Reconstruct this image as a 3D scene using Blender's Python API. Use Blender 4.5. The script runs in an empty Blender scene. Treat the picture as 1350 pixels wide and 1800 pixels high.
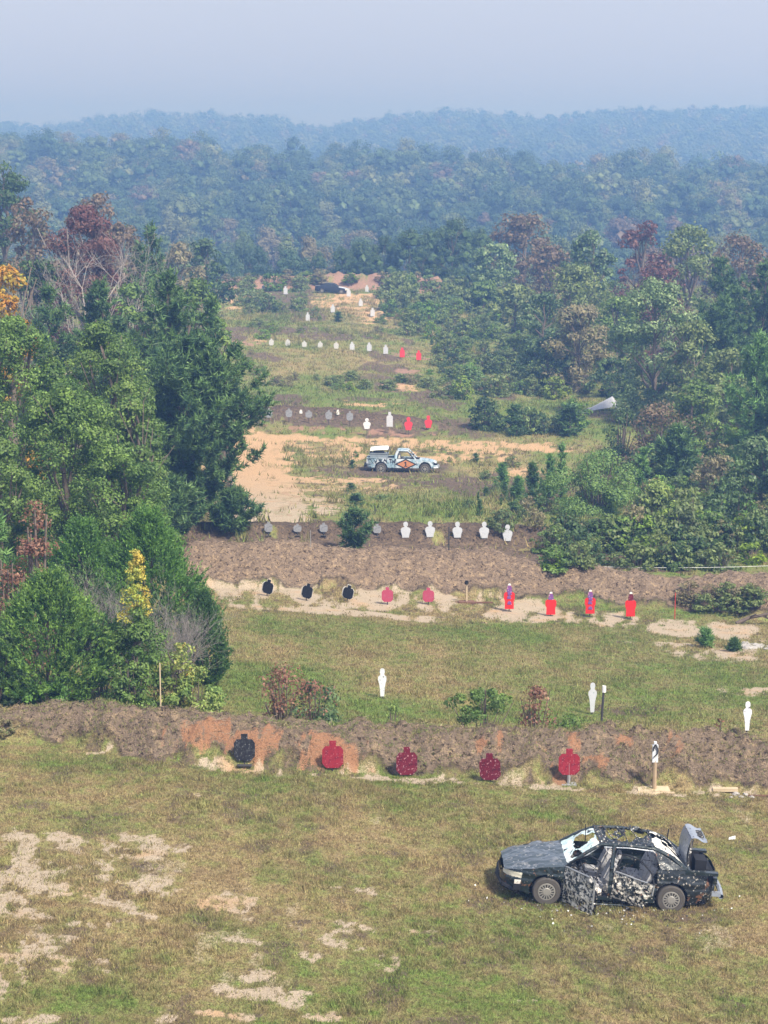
import bpy, bmesh, math, random
import numpy as np
from mathutils import Vector, Matrix, Euler
R = math.radians
sc = bpy.context.scene
COL = sc.collection

# ------------------------------------------------------------ camera, sky, sun, exposure
CZ = 16.5; PITCH = R(10.5); F = 3500.0
cam = bpy.data.cameras.new('camera'); cam.sensor_fit = 'VERTICAL'; cam.sensor_height = 36; cam.lens = 70
cam.clip_start = 0.5; cam.clip_end = 6000
camo = bpy.data.objects.new('camera', cam); COL.objects.link(camo)
camo.location = (0, 0, CZ); camo.rotation_euler = (math.pi/2 - PITCH, 0, 0)
sc.camera = camo
SUN_EL, SUN_AZ = R(48), R(140)      # azimuth clockwise from +Y: behind the camera, to the right
w = bpy.data.worlds.new('World'); sc.world = w; w.use_nodes = True
nt = w.node_tree; nt.nodes.clear()
wo = nt.nodes.new('ShaderNodeOutputWorld'); bg = nt.nodes.new('ShaderNodeBackground')
sky = nt.nodes.new('ShaderNodeTexSky'); sky.sky_type = 'NISHITA'; sky.sun_disc = False
sky.sun_elevation = SUN_EL; sky.sun_rotation = SUN_AZ; sky.dust_density = 4.0; sky.air_density = 1.2; sky.ozone_density = 2.0
mx = nt.nodes.new('ShaderNodeMix'); mx.data_type = 'RGBA'; mx.inputs[0].default_value = 0.78
nt.links.new(sky.outputs[0], mx.inputs[6]); mx.inputs[7].default_value = (4.4, 4.62, 5.6, 1)
nt.links.new(mx.outputs[2], bg.inputs[0]); bg.inputs[1].default_value = 0.10
nt.links.new(bg.outputs[0], wo.inputs[0])
sl = bpy.data.lights.new('sun', 'SUN'); sl.energy = 4.4; sl.angle = R(7); sl.color = (1, .93, .82)
slo = bpy.data.objects.new('sun', sl); COL.objects.link(slo)
sd = Vector((math.sin(SUN_AZ)*math.cos(SUN_EL), math.cos(SUN_AZ)*math.cos(SUN_EL), math.sin(SUN_EL)))
slo.rotation_euler = sd.to_track_quat('Z', 'Y').to_euler(); slo.location = (60, -60, 120)
sc.view_settings.view_transform = 'Standard'; sc.view_settings.look = 'None'
sc.view_settings.exposure = 0.80; sc.view_settings.gamma = 1
sc.cycles.use_denoising = True
sc.cycles.max_bounces = 6; sc.cycles.diffuse_bounces = 3; sc.cycles.transparent_max_bounces = 6
sc.cycles.volume_bounces = 0; sc.cycles.use_adaptive_sampling = False

# ------------------------------------------------------------ small helpers
def tag(o, label=None, cat=None, group=None, kind=None):
    if label: o['label'] = label
    if cat: o['category'] = cat
    if group: o['group'] = group
    if kind: o['kind'] = kind
    return o
def empty(name, loc=(0, 0, 0), rz=0):
    o = bpy.data.objects.new(name, None); COL.objects.link(o)
    o.location = loc; o.rotation_euler = (0, 0, rz); o.empty_display_size = .3
    return o
def link(name, me, mats, parent=None):
    o = bpy.data.objects.new(name, me); COL.objects.link(o)
    for m in (mats if isinstance(mats, (list, tuple)) else [mats]): me.materials.append(m)
    if parent: o.parent = parent
    return o
def np_mesh(name, V, Q=None, T=None, smooth=False, qm=None):
    """V (n,3), Q (a,4), T (b,3) index arrays -> mesh"""
    me = bpy.data.meshes.new(name)
    V = np.asarray(V, np.float32).reshape(-1, 3)
    Q = np.zeros((0, 4), np.int32) if Q is None else np.asarray(Q, np.int32).reshape(-1, 4)
    T = np.zeros((0, 3), np.int32) if T is None else np.asarray(T, np.int32).reshape(-1, 3)
    me.vertices.add(len(V)); me.vertices.foreach_set('co', V.ravel())
    li = np.concatenate([Q.ravel(), T.ravel()]).astype(np.int32)
    st = np.concatenate([np.arange(len(Q))*4, len(Q)*4 + np.arange(len(T))*3]).astype(np.int32)
    me.loops.add(len(li)); me.loops.foreach_set('vertex_index', li)
    me.polygons.add(len(st)); me.polygons.foreach_set('loop_start', st)
    if qm is not None: me.polygons.foreach_set('material_index', np.asarray(qm, np.int32))
    me.polygons.foreach_set('use_smooth', np.full(len(st), smooth, bool))
    me.update(calc_edges=True); me.validate()
    return me
def soup(name, quads=None, tris=None, qm=None):
    """loose quads (n,4,3) and tris (m,3,3) -> mesh"""
    q = np.zeros((0, 4, 3)) if quads is None or len(quads) == 0 else np.asarray(quads)
    t = np.zeros((0, 3, 3)) if tris is None or len(tris) == 0 else np.asarray(tris)
    V = np.concatenate([q.reshape(-1, 3), t.reshape(-1, 3)])
    return np_mesh(name, V, np.arange(len(q)*4), len(q)*4 + np.arange(len(t)*3), qm=qm)
def sheet(name, P, mask=None, smooth=True):
    """P (nu,nv,3) grid, mask (nu-1,nv-1) of kept cells"""
    nu, nv = P.shape[:2]
    i = np.arange(nu*nv).reshape(nu, nv)
    Q = np.stack([i[:-1, :-1], i[1:, :-1], i[1:, 1:], i[:-1, 1:]], -1)
    if mask is not None: Q = Q[mask]
    return np_mesh(name, P.reshape(-1, 3), Q.reshape(-1, 4), smooth=smooth)
def unit(a): return a/np.maximum(np.linalg.norm(a, axis=-1, keepdims=True), 1e-9)
def tubes(P0, P1, R0, R1, n=6):
    P0, P1 = np.atleast_2d(P0).astype(float), np.atleast_2d(P1).astype(float)
    R0 = np.broadcast_to(np.asarray(R0, float), len(P0)); R1 = np.broadcast_to(np.asarray(R1, float), len(P0))
    d = unit(P1 - P0); ref = np.where(np.abs(d[:, 2:3]) > .9, [[1., 0, 0]], [[0, 0, 1.]])
    a = unit(np.cross(d, ref)); b = np.cross(d, a)
    th = np.arange(n)*2*math.pi/n
    def ring(P, Rr): return P[:, None] + Rr[:, None, None]*(a[:, None]*np.cos(th)[None, :, None] + b[:, None]*np.sin(th)[None, :, None])
    r0, r1 = ring(P0, R0), ring(P1, R1)
    return np.stack([r0, np.roll(r0, -1, 1), np.roll(r1, -1, 1), r1], 2).reshape(-1, 4, 3)
def path_tube(pts, r0, r1=None, n=8):
    pts = np.asarray(pts, float); r = np.linspace(r0, r0 if r1 is None else r1, len(pts))
    return tubes(pts[:-1], pts[1:], r[:-1], r[1:], n)
def boxq(x0, x1, y0, y1, z0, z1):
    c = np.array([[x0, y0, z0], [x1, y0, z0], [x1, y1, z0], [x0, y1, z0], [x0, y0, z1], [x1, y0, z1], [x1, y1, z1], [x0, y1, z1]], float)
    return c[[[0, 3, 2, 1], [4, 5, 6, 7], [0, 1, 5, 4], [1, 2, 6, 5], [2, 3, 7, 6], [3, 0, 4, 7]]]
def xf(q, loc=(0, 0, 0), rx=0, ry=0, rz=0):
    m = np.array(Euler((rx, ry, rz)).to_matrix()); return q @ m.T + np.array(loc)
TAB = np.random.RandomState(7).rand(256, 256)
def vn(x, y, s=0):
    x = np.asarray(x, float) + s*17.31; y = np.asarray(y, float) + s*9.77
    ix, iy = np.floor(x).astype(int), np.floor(y).astype(int); fx, fy = x - ix, y - iy
    fx = fx*fx*(3 - 2*fx); fy = fy*fy*(3 - 2*fy)
    a = TAB[ix % 256, iy % 256]; b = TAB[(ix+1) % 256, iy % 256]; c = TAB[ix % 256, (iy+1) % 256]; d = TAB[(ix+1) % 256, (iy+1) % 256]
    return (a*(1-fx)+b*fx)*(1-fy) + (c*(1-fx)+d*fx)*fy
def fbm(x, y, s=0, o=4):
    v = 0; a = 1; t = 0
    for k in range(o): v = v + a*vn(np.asarray(x)*2**k, np.asarray(y)*2**k, s+k*3); t += a; a *= .55
    return v/t
def sst(a, b, x): t = np.clip((x-a)/(b-a), 0, 1); return t*t*(3-2*t)

# ------------------------------------------------------------ terrain height
PR = np.array([(10, 16.4), (33, 16.5), (50, 16.5), (54, 16.7), (60, 17.3), (70, 18.4), (84, 19.95), (88, 20.1), (100, 19.95), (106, 19.9), (122, 21.5),
      (138, 22.7), (152, 22.8), (160, 22.4), (168, 22.0), (180, 22.35), (205, 22.4), (226, 22.1), (255, 21.9), (284, 20.8), (294, 20.6),
      (305, 22), (330, 28), (380, 33), (450, 37), (520, 37), (580, 31.5), (640, 25.5), (700, 19.5), (740, 17), (770, 17), (830, 21), (950, 32), (1200, 25),
      (1400, 18), (1650, 2), (1900, -12), (1960, -13), (2100, -6), (2400, 0)])
_D = np.arange(10, 2400, 1.0); _P = np.interp(_D, PR[:, 0], PR[:, 1])
_k = np.ones(5)/5; _P = np.convolve(np.pad(_P, 2, mode='edge'), _k, 'valid')
SL = np.array([(10, .055), (50, .062), (90, .066), (120, .045), (150, .05), (180, .06), (212, .085), (240, .05), (270, .01), (300, 0), (3000, 0)])
MIDX = np.array([-135, -108, -77, -45, -15, 25, 45, 65, 95, 115, 135.]); MIDZ = np.array([6, 6, 3.5, 0, 1.5, -1, -2.5, -5, -2, -6, -4.])
FARX = np.array([-366, -333, -290, -225, -160, -106, -60, -19, 8, 81, 149, 203, 270, 340, 370.])
FARZ = np.array([-5, -13, -6, 1, 0, -3, -11, -6, 0, 3, -5, 3, 6, 5, 5.])
def base_h(x, y):
    x = np.asarray(x, float); y = np.asarray(y, float)
    z = CZ - np.interp(y, _D, _P)
    s = np.interp(y, SL[:, 0], SL[:, 1]); lim = np.interp(y, [50, 300], [16, 40])
    z = z - s*lim*np.tanh(x/lim)
    z = z + 6.0*sst(.20, .42, np.abs(x)/np.maximum(y, 60))*sst(60, 140, y)*np.interp(y, [600, 1300], [1, 2])
    m = sst(600, 730, y)*(1-sst(790, 950, y)); z = z + m*np.interp(x*750/np.maximum(y, 500), MIDX*1.05, MIDZ)
    m = sst(1300, 1900, y); z = z + m*np.interp(x*1900/np.maximum(y, 1300), FARX, FARZ)
    z = z + (fbm(x*.22, y*.22, 3)-.5)*.35*sst(100, 140, y)*(1-sst(300, 400, y)) + (fbm(x*.8, y*.5, 5)-.5)*.10
    z = z + (fbm(x*.02, y*.02, 8)-.5)*6*sst(380, 600, y)
    return z
def ray(px, py):
    u, v = (px-675)/F, (900-py)/F
    d = np.array([u, math.cos(PITCH)+v*math.sin(PITCH), -math.sin(PITCH)+v*math.cos(PITCH)])
    return d/d[1]
_Y = np.concatenate([np.arange(20, 300, .1), np.arange(300, 2200, 1.)])
def at(px, py, hf=None):
    d = ray(px, py); X = d[0]*_Y; Z = CZ + d[2]*_Y
    hh = (hf or h)(X, _Y); k = np.argmax(hh > Z)
    if not (hh > Z).any(): k = len(_Y)-1
    if k > 0:
        a = Z[k-1]-hh[k-1]; b = hh[k]-Z[k]; t = a/max(a+b, 1e-6); yy = _Y[k-1]+t*(_Y[k]-_Y[k-1])
    else: yy = _Y[0]
    return float(d[0]*yy), float(yy), float((hf or h)(d[0]*yy, yy))
def colx(px, D, z=None):
    """world x of photo column px at distance D on the ground"""
    x = 0
    for _ in range(3):
        zz = float(h(x, D)) if z is None else z
        x = (px-675)/F*(D*math.cos(PITCH) + (CZ-zz)*math.sin(PITCH))
    return x
def rowz(py, D): return CZ + ray(675, py)[2]*D
def ppm(D, z=0): return F/(D*math.cos(PITCH)+(CZ-z)*math.sin(PITCH))
BERMS = []
def berm(foot, crest, slope=1.25, top=.5, back=1.6, rough=.28, fx=None):
    fp = np.array([at(a, b, base_h) for a, b in foot]); o = np.argsort(fp[:, 0]); fp = fp[o]
    hx, hh = [], []
    for a, b in crest:
        D = np.interp((a-675)/F*np.mean(fp[:, 1]), fp[:, 0], fp[:, 1]); x = (a-675)/F*(D*.983+3.3)
        d = ray(a, b); H = np.linspace(0, 3.5, 351); Yc = D + slope*H
        e = base_h(np.full_like(H, x), Yc) + H - (CZ + d[2]*Yc)
        hx.append(x); hh.append(H[np.argmin(np.abs(e))])
    BERMS.append((fp[:, 0], fp[:, 1], np.array(hx), np.array(hh), slope, top, back, rough, fx))
def berm_t(k, x, y):
    fx_, fy, hx, hh, slope, top, back, rough, fx = BERMS[k]
    Y0 = np.interp(x, fx_, fy); H = np.interp(x, hx, hh)
    if fx is not None: H = H*sst(fx[0]-1.5, fx[0]+1, x)*(1-sst(fx[1]-1, fx[1]+1.5, x))
    return y - Y0, H
def h(x, y):
    x = np.asarray(x, float); y = np.asarray(y, float); z = base_h(x, y)
    for k, B in enumerate(BERMS):
        t, H = berm_t(k, x, y); slope, top, back, rough = B[4:8]
        tn = t + (fbm(x*1.1, y*1.1, 11+k)-.5)*1.0*np.minimum(H, 1)
        H2 = H*(1+(fbm(x*.9, y*.3, 20+k)-.5)*.25)
        up = np.clip(tn/np.maximum(slope*H2, .05), 0, 1); up = up*(1.35-.35*up)
        dn = 1-sst(0, 1, (tn-slope*H2-top)/(back*np.maximum(H2, .3)))
        b = H2*up*dn
        z = z + b + b*rough*(fbm(x*2.6, y*2.6, 31+k, 6)-.5)*2.1*sst(.0, .3, up*dn)
    return z
# first berm, second berm, third low dark berm, fourth berm, far clay berm
berm([(0, 1302), (130, 1312), (260, 1338), (430, 1350), (600, 1356), (800, 1368), (1000, 1380), (1200, 1388), (1350, 1398)],
     [(0, 1250), (200, 1246), (380, 1256), (520, 1275), (650, 1277), (860, 1284), (1050, 1292), (1200, 1292), (1350, 1302)])
berm([(330, 1032), (600, 1034), (850, 1048), (1050, 1064), (1200, 1074), (1350, 1092)],
     [(350, 957), (470, 953), (600, 968), (750, 968), (850, 972), (950, 990), (1050, 998), (1150, 1013), (1220, 1018), (1350, 1008)], rough=.17, fx=(-9.5, 60))
berm([(300, 944), (600, 948), (900, 960), (1350, 980)], [(300, 920), (600, 919), (900, 925), (1350, 950)], rough=.2)
berm([(440, 736), (600, 742), (760, 752)], [(440, 712), (600, 717), (760, 738)], rough=.2, fx=(-14, 5))
berm([(395, 507), (600, 507), (770, 510)], [(395, 489), (500, 484), (600, 480), (770, 486)], rough=.25, fx=(-24, 8.5))

# ------------------------------------------------------------ ground masks (soil kinds, by world position)
def seg_d(x, y, pts, ky=1.0):
    d = np.full(np.shape(x), 1e9)
    for (ax, ay), (bx, by) in zip(pts[:-1], pts[1:]):
        vx, vy = bx-ax, (by-ay)*ky; L = vx*vx+vy*vy+1e-9
        t = np.clip(((x-ax)*vx+(y-ay)*ky*vy)/L, 0, 1)
        d = np.minimum(d, np.hypot(x-ax-t*vx, (y-ay)*ky-t*vy))
    return d
SH = {'road': [], 'sand': [], 'clay': [], 'dark': [], 'lush': [], 'dry': []}
def blob(kind, px, py, rx, ry, a=1.0):
    c = at(px, py); r = rx/ppm(c[1], c[2]); y1 = at(px, py-ry)[1]; y0 = at(px, py+ry)[1]
    if kind == 'clay' and 49 < c[1] < 54: y0, y1 = c[1]-.55, c[1]+.55
    if kind == 'sand' and c[1] < 49: a *= .74
    SH[kind].append(('b', c[0], (y0+y1)/2, r, max((y1-y0)/2, .15), a))
def stroke(kind, pts, w, a=1.0):
    P = [at(*p)[:2] for p in pts]; SH[kind].append(('s', P, w, a))
def mask(kind, x, y):
    m = np.zeros(np.shape(x))
    for s in SH[kind]:
        if s[0] == 'b':
            _, cx, cy, rx, ry, a = s
            near = (np.abs(x-cx) < 1.7*rx) & (np.abs(y-cy) < 1.7*ry)
            if near.any():
                r = np.hypot((x[near]-cx)/rx, (y[near]-cy)/ry); v = a*(1-sst(.45, 1.6, r)); m[near] = np.maximum(m[near], v)
        else:
            _, P, wd, a = s; xs = [p[0] for p in P]; ys = [p[1] for p in P]
            near = (x > min(xs)-2*wd) & (x < max(xs)+2*wd) & (y > min(ys)-2*wd) & (y < max(ys)+2*wd)
            if near.any():
                d = seg_d(x[near], y[near], P); v = a*(1-sst(.5*wd, 1.5*wd, d)); m[near] = np.maximum(m[near], v)
    return m
B = blob
# bare sandy soil in the near field
B('sand', 230, 1490, 70, 26); B('sand', 120, 1478, 60, 10, .8); B('sand', 150, 1515, 60, 14, .85); B('sand', 60, 1545, 60, 22, .95)
B('sand', 190, 1570, 55, 10, .85); B('sand', 300, 1548, 60, 12, .85); B('sand', 350, 1570, 50, 10, .8); B('sand', 10, 1610, 50, 22, .9)
B('sand', 40, 1680, 75, 40, .95); B('sand', 110, 1665, 60, 18, .8); B('sand', 10, 1735, 60, 34, .95); B('sand', 270, 1790, 30, 20, .95)
B('sand', 390, 1782, 50, 9, .85); B('sand', 537, 1680, 16, 11, .95); B('sand', 465, 1717, 22, 12, .8); B('sand', 610, 1628, 50, 10, .65)
stroke('sand', [(100, 1488), (180, 1530), (240, 1553), (330, 1575), (430, 1600)], .26, .72); stroke('sand', [(10, 1468), (60, 1530), (110, 1560), (210, 1592), (270, 1612)], .30, .7)
stroke('sand', [(520, 1625), (580, 1655), (620, 1672), (700, 1700)], .22, .5); stroke('sand', [(0, 1560), (80, 1575), (150, 1560)], .3, .7); stroke('sand', [(420, 1745), (520, 1765), (640, 1790)], .2, .5)
stroke('dark', [(340, 1385), (420, 1393), (520, 1405), (640, 1412)], .12, .55); stroke('dark', [(60, 1440), (260, 1432), (420, 1445)], .12, .4); B('dark', 20, 1540, 40, 26, .7); B('dark', 260, 1525, 50, 9, .6); B('dark', 130, 1655, 60, 14, .5); B('dark', 440, 1515, 40, 8, .55); B('dark', 620, 1460, 60, 6, .4)
B('sand', 350, 1490, 30, 12, .7); B('sand', 400, 1585, 50, 8, .7); B('sand', 440, 1660, 30, 6, .7); B('sand', 150, 1620, 40, 9, .7)
B('sand', 560, 1650, 60, 6, .55); B('sand', 500, 1755, 60, 9, .6); B('sand', 700, 1640, 40, 6, .5); B('sand', 50, 1790, 40, 12, .8); B('sand', 30, 1580, 60, 9, .7)
B('sand', 650, 1560, 70, 8, .45); B('sand', 820, 1700, 80, 9, .4); B('sand', 1000, 1760, 100, 9, .4)
B('dark', 1060, 1592, 190, 16, .75); B('dark', 1160, 1612, 120, 8, .6); B('sand', 180, 1700, 50, 9, .6)
stroke('sand', [(330, 1342), (470, 1352), (640, 1362), (860, 1378), (1150, 1392), (1350, 1402)], .28, .62)
B('sand', 170, 1318, 40, 5, .8); B('sand', 900, 1378, 60, 4, .8); B('sand', 1150, 1392, 60, 6, .8); B('sand', 330, 1400, 30, 4, .6)
B('lush', 150, 1345, 110, 14, .8); B('lush', 620, 1352, 200, 7, .6); B('lush', 160, 1755, 120, 20, .8); B('lush', 420, 1630, 140, 30, .5); B('lush', 980, 1680, 80, 16, .7)
B('lush', 700, 1730, 260, 40, .45); B('lush', 1150, 1740, 200, 40, .4); B('lush', 1260, 1500, 130, 60, .45); B('lush', 900, 1640, 150, 30, .35); B('lush', 470, 1480, 30, 20, .4); B('dry', 700, 1480, 240, 60, .6); B('dry', 300, 1410, 200, 30, .5)
# clay scars of the first berm
B('clay', 365, 1280, 62, 16, .85); B('clay', 445, 1292, 46, 18, .68); B('clay', 540, 1300, 50, 20, .45); B('clay', 1010, 1300, 28, 14, .55)
B('clay', 1160, 1312, 44, 34, .62); B('clay', 840, 1315, 36, 22, .42); B('clay', 600, 1330, 50, 20, .42); B('clay', 1000, 1345, 50, 16, .42)
# field between the berms
stroke('sand', [(365, 1066), (520, 1069), (620, 1078), (800, 1090)], .9, .95)
stroke('sand', [(400, 1043), (560, 1050), (760, 1058), (900, 1074)], 2.6, .72)
stroke('sand', [(850, 1064), (1060, 1090), (1200, 1110), (1350, 1118)], 1.9, .66)
B('sand', 640, 1056, 110, 10, .85); B('sand', 1000, 1088, 90, 6, .85); B('sand', 1250, 1108, 130, 13, .7); B('sand', 1280, 1150, 120, 12, .6); B('sand', 1320, 1215, 60, 9, .65); B('sand', 1180, 1135, 70, 5, .6)
B('lush', 440, 1060, 60, 9, .5); B('lush', 480, 1190, 130, 34, .8); B('lush', 640, 1240, 60, 22, .9); B('lush', 1100, 1230, 220, 36, .7); B('lush', 560, 1110, 260, 18, .35)
B('dry', 760, 1160, 260, 34, .5); B('dark', 1110, 1250, 70, 10, .7); B('dry', 560, 1160, 120, 20, .4); B('lush', 1240, 1070, 100, 10, .8); B('lush', 1000, 1180, 300, 20, .4)
# behind the second berm
B('sand', 462, 850, 50, 56, 1.0); B('sand', 440, 790, 52, 34, 1.0); B('sand', 480, 775, 40, 9, .9); B('sand', 455, 890, 50, 18, 1.0); B('sand', 545, 790, 40, 14, .6)
stroke('sand', [(420, 768), (520, 778), (640, 776), (780, 782), (900, 784), (985, 787)], 2.0, .68)
stroke('road', [(480, 915), (484, 890), (482, 860), (462, 820), (452, 790), (470, 770), (530, 770)], 1.75, 1.0); stroke('road', [(440, 905), (430, 850), (425, 800)], 2.5, 1.0)
stroke('clay', [(500, 905), (510, 870), (495, 820), (470, 780)], .35, .8); stroke('clay', [(475, 905), (485, 860), (470, 815), (450, 785)], .35, .7)
B('sand', 590, 792, 60, 18, .7); B('sand', 700, 782, 120, 10, .65); B('sand', 560, 880, 40, 12, .75); B('sand', 580, 895, 25, 9, .9); B('sand', 600, 860, 60, 10, .55); B('sand', 830, 795, 90, 14, .6)
B('sand', 920, 830, 40, 10, .5); B('sand', 560, 845, 40, 18, .6); B('sand', 640, 850, 70, 14, .45); B('sand', 770, 800, 60, 12, .6)
B('dark', 740, 848, 120, 12, .75); B('dark', 590, 830, 60, 14, .6); B('lush', 700, 895, 260, 18, .7); B('lush', 830, 865, 90, 30, .5)
stroke('dark', [(340, 940), (600, 940), (750, 942), (900, 948), (1100, 965)], 4.0, 1.0)
stroke('dark', [(440, 725), (560, 728), (680, 738), (760, 744)], 3.2, .75); stroke('clay', [(440, 752), (560, 756), (760, 764)], 1.6, .42)
stroke('lush', [(450, 700), (700, 703), (900, 715), (1080, 735)], 7, .75); B('sand', 660, 708, 90, 3, .45); B('dark', 730, 715, 90, 5, .4)
B('sand', 640, 712, 50, 3, .6)
B('clay', 700, 680, 30, 9, .8); B('clay', 745, 629, 60, 7, .5); B('clay', 720, 655, 30, 6, .7); B('sand', 720, 682, 25, 6, .7); B('dry', 560, 640, 140, 28, .5); B('clay', 440, 603, 30, 6, .8); B('sand', 445, 600, 20, 4, .6)
B('dark', 520, 585, 110, 12, .7); B('dark', 640, 590, 70, 9, .5); B('lush', 500, 572, 90, 9, .5)
B('sand', 600, 528, 70, 14, .55); B('sand', 640, 540, 60, 22, .5); B('sand', 635, 520, 50, 4, .9); B('sand', 660, 565, 30, 7, .7); B('dry', 610, 545, 90, 26, .9); B('sand', 430, 530, 40, 20, .5); B('clay', 425, 520, 40, 20, .6); B('sand', 730, 585, 50, 4, .5); B('sand', 790, 605, 40, 4, .5)
B('lush', 470, 520, 50, 20, .6); B('lush', 560, 500, 60, 8, .4)
stroke('clay', [(395, 495), (520, 495), (650, 493), (770, 497)], 3.8, .95)
def wmask(k, x, y, wx, wy):
    a, b = {'clay': (.6, .4), 'sand': (.55, .55), 'dark': (.5, .4)}.get(k, (0, 0)); return mask(k, x+wx*a, y+wy*b)
def soils(x, y):
    """sand, clay, dark, green (0..1) at world points, with ragged edges"""
    x = np.asarray(x, float); y = np.asarray(y, float)
    sc_ = 1/np.clip((y-20)/40, .8, 1.8)                       # patches grow coarser in the rougher far ground
    n = fbm(x*1.1*sc_, y*.8*sc_, 40, 6); n2 = fbm(x*4.5*sc_, y*3.0*sc_, 50, 5); n3 = fbm(x*.35, y*.2, 60, 4)
    wx, wy = (fbm(x*.8, y*.8, 101, 4)-.5)*3.2, (fbm(x*.8, y*.8, 111, 4)-.5)*2.2
    nn = (.5*n+.5*n2-.5)*np.where(y < 52, 2.6, 2.0)
    def edge(m, k=2.2, th=.5, w=.34): return sst(th-w, th+w, m + nn*k*np.clip(m*2, 0, 1))
    sand = edge(wmask('sand', x, y, wx, wy)); clay = .8*edge(wmask('clay', x, y, wx, wy), 2.2); dark = edge(wmask('dark', x, y, wx, wy), 1.6)
    bm = np.zeros(np.shape(x))
    for k, th in ((0, .84), (1, 1.), (2, .74), (3, .7), (4, .3)):
        t, H = berm_t(k, x, y); bm = np.maximum(bm, th*sst(.0, .35, t+(n-.5)*1.2)*(1-sst(1.0, 2.2, (t-1.25*H)/1.0+(n-.5)*2))*sst(.1, .4, H))
    road = sst(.35, .65, wmask('road', x, y, wx, wy)+(n-.5)*.9+(n2-.5)*.6)*.9; sand = np.maximum(sand, road*(1-.4*wmask('clay', x, y, wx, wy)))
    ms_ = wmask('sand', x, y, wx, wy); dark = np.maximum(dark, .75*sst(.12, .3, ms_)*(1-sand)*sst(.5, .62, fbm(x*1.7, y*1.2, 81, 5))*(y < 160))
    lush = wmask('lush', x, y, wx, wy); dry = wmask('dry', x, y, wx, wy)
    g0 = np.interp(y, [30, 48, 52, 60, 88, 104, 125, 150, 170, 200, 215, 255, 300, 400], [.40, .40, .46, .50, .50, .6, .62, .56, .7, .66, .6, .68, .7, .7])
    g = np.clip(g0 + (n3-.5)*1.3 + (n-.5)*.7 + .45*lush - .4*dry, 0, 1)
    rough = sst(108, 125, y)*(1-sst(300, 340, y))
    extra = sst(.55, .68, fbm(x*.18, y*.09, 71, 5))*rough*.8
    dark = np.maximum(dark, extra*(1-sand))
    ns = sst(.64, .72, fbm(x*.9, y*.5, 76, 5))*.5*(y < 52)
    sand = np.maximum(sand, ns); dark = np.maximum(dark, sst(.57, .68, fbm(x*1.5, y*1.0, 86, 5))*.62*(y < 52)*(1-sand))
    return sand*(1-bm*.8)*.86, clay, np.maximum(dark, bm), g, bm
# ------------------------------------------------------------ materials
class N:
    def __init__(s, name):
        s.m = bpy.data.materials.new(name); s.m.use_nodes = True; s.t = s.m.node_tree; s.t.nodes.clear()
        s.out = s.t.nodes.new('ShaderNodeOutputMaterial')
    def n(s, typ, **kw):
        o = s.t.nodes.new(typ)
        for k, v in kw.items(): setattr(o, k, v)
        return o
    def put(s, sock, v):
        if isinstance(v, bpy.types.NodeSocket): s.t.links.new(v, sock)
        elif isinstance(v, (tuple, list)) and len(v) == 3 and sock.type == 'RGBA': sock.default_value = (*v, 1)
        else: sock.default_value = v
    def math(s, op, a, b=0.0, c=None, clamp=False):
        o = s.n('ShaderNodeMath', operation=op, use_clamp=clamp); s.put(o.inputs[0], a); s.put(o.inputs[1], b)
        if c is not None: s.put(o.inputs[2], c)
        return o.outputs[0]
    def mix(s, f, a, b, mode='MIX'):
        o = s.n('ShaderNodeMix', data_type='RGBA', blend_type=mode); s.put(o.inputs[0], f); s.put(o.inputs[6], a); s.put(o.inputs[7], b); return o.outputs[2]
    def pos(s): return s.n('ShaderNodeTexCoord').outputs['Object']
    def noise(s, scale, det=4, rough=.55, vec=None, dist=0):
        o = s.n('ShaderNodeTexNoise'); o.inputs['Scale'].default_value = scale; o.inputs['Detail'].default_value = det
        o.inputs['Roughness'].default_value = rough; o.inputs['Distortion'].default_value = dist; s.put(o.inputs['Vector'], vec or s.pos()); return o.outputs[0]
    def vor(s, scale, vec=None, feat='F1', out='Distance', rnd=1.0):
        o = s.n('ShaderNodeTexVoronoi', feature=feat); o.inputs['Scale'].default_value = scale; o.inputs['Randomness'].default_value = rnd
        s.put(o.inputs['Vector'], vec or s.pos()); return o.outputs[out]
    def ramp(s, f, a, b): # smooth step
        o = s.n('ShaderNodeMapRange', interpolation_type='SMOOTHSTEP'); s.put(o.inputs[0], f); o.inputs[1].default_value = a; o.inputs[2].default_value = b; return o.outputs[0]
    def attr(s, name): return s.n('ShaderNodeAttribute', attribute_name=name).outputs['Fac']
    def island(s): return s.n('ShaderNodeNewGeometry').outputs['Random Per Island']
    def orand(s): return s.n('ShaderNodeObjectInfo').outputs['Random']
    def hsv(s, col, hh=.5, sa=1., v=1.):
        o = s.n('ShaderNodeHueSaturation'); s.put(o.inputs['Hue'], hh); s.put(o.inputs['Saturation'], sa); s.put(o.inputs['Value'], v); s.put(o.inputs['Color'], col); return o.outputs[0]
    def bump(s, height, d, strength=1.0):
        o = s.n('ShaderNodeBump'); s.put(o.inputs['Height'], height); o.inputs['Distance'].default_value = d; o.inputs['Strength'].default_value = strength; return o.outputs[0]
    def bsdf(s, col, rough=.8, metal=0., spec=.3, normal=None, coat=0., **kw):
        o = s.n('ShaderNodeBsdfPrincipled'); s.put(o.inputs['Base Color'], col); s.put(o.inputs['Roughness'], rough); s.put(o.inputs['Metallic'], metal)
        s.put(o.inputs['Specular IOR Level'], spec); s.put(o.inputs['Coat Weight'], coat)
        if normal is not None: s.put(o.inputs['Normal'], normal)
        return o.outputs[0]
    def done(s, sh): s.t.links.new(sh, s.out.inputs[0]); return s.m
def plain(name, col, rough=.7, metal=0., spec=.3, var=.25, scale=8, coat=0.):
    g = N(name); n = g.noise(scale, 5, .6); c = g.mix(1.0, col, g.math('MULTIPLY_ADD', n, 2*var, 1-var), 'MULTIPLY')
    return g.done(g.bsdf(c, rough, metal, spec, coat=coat))
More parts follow.
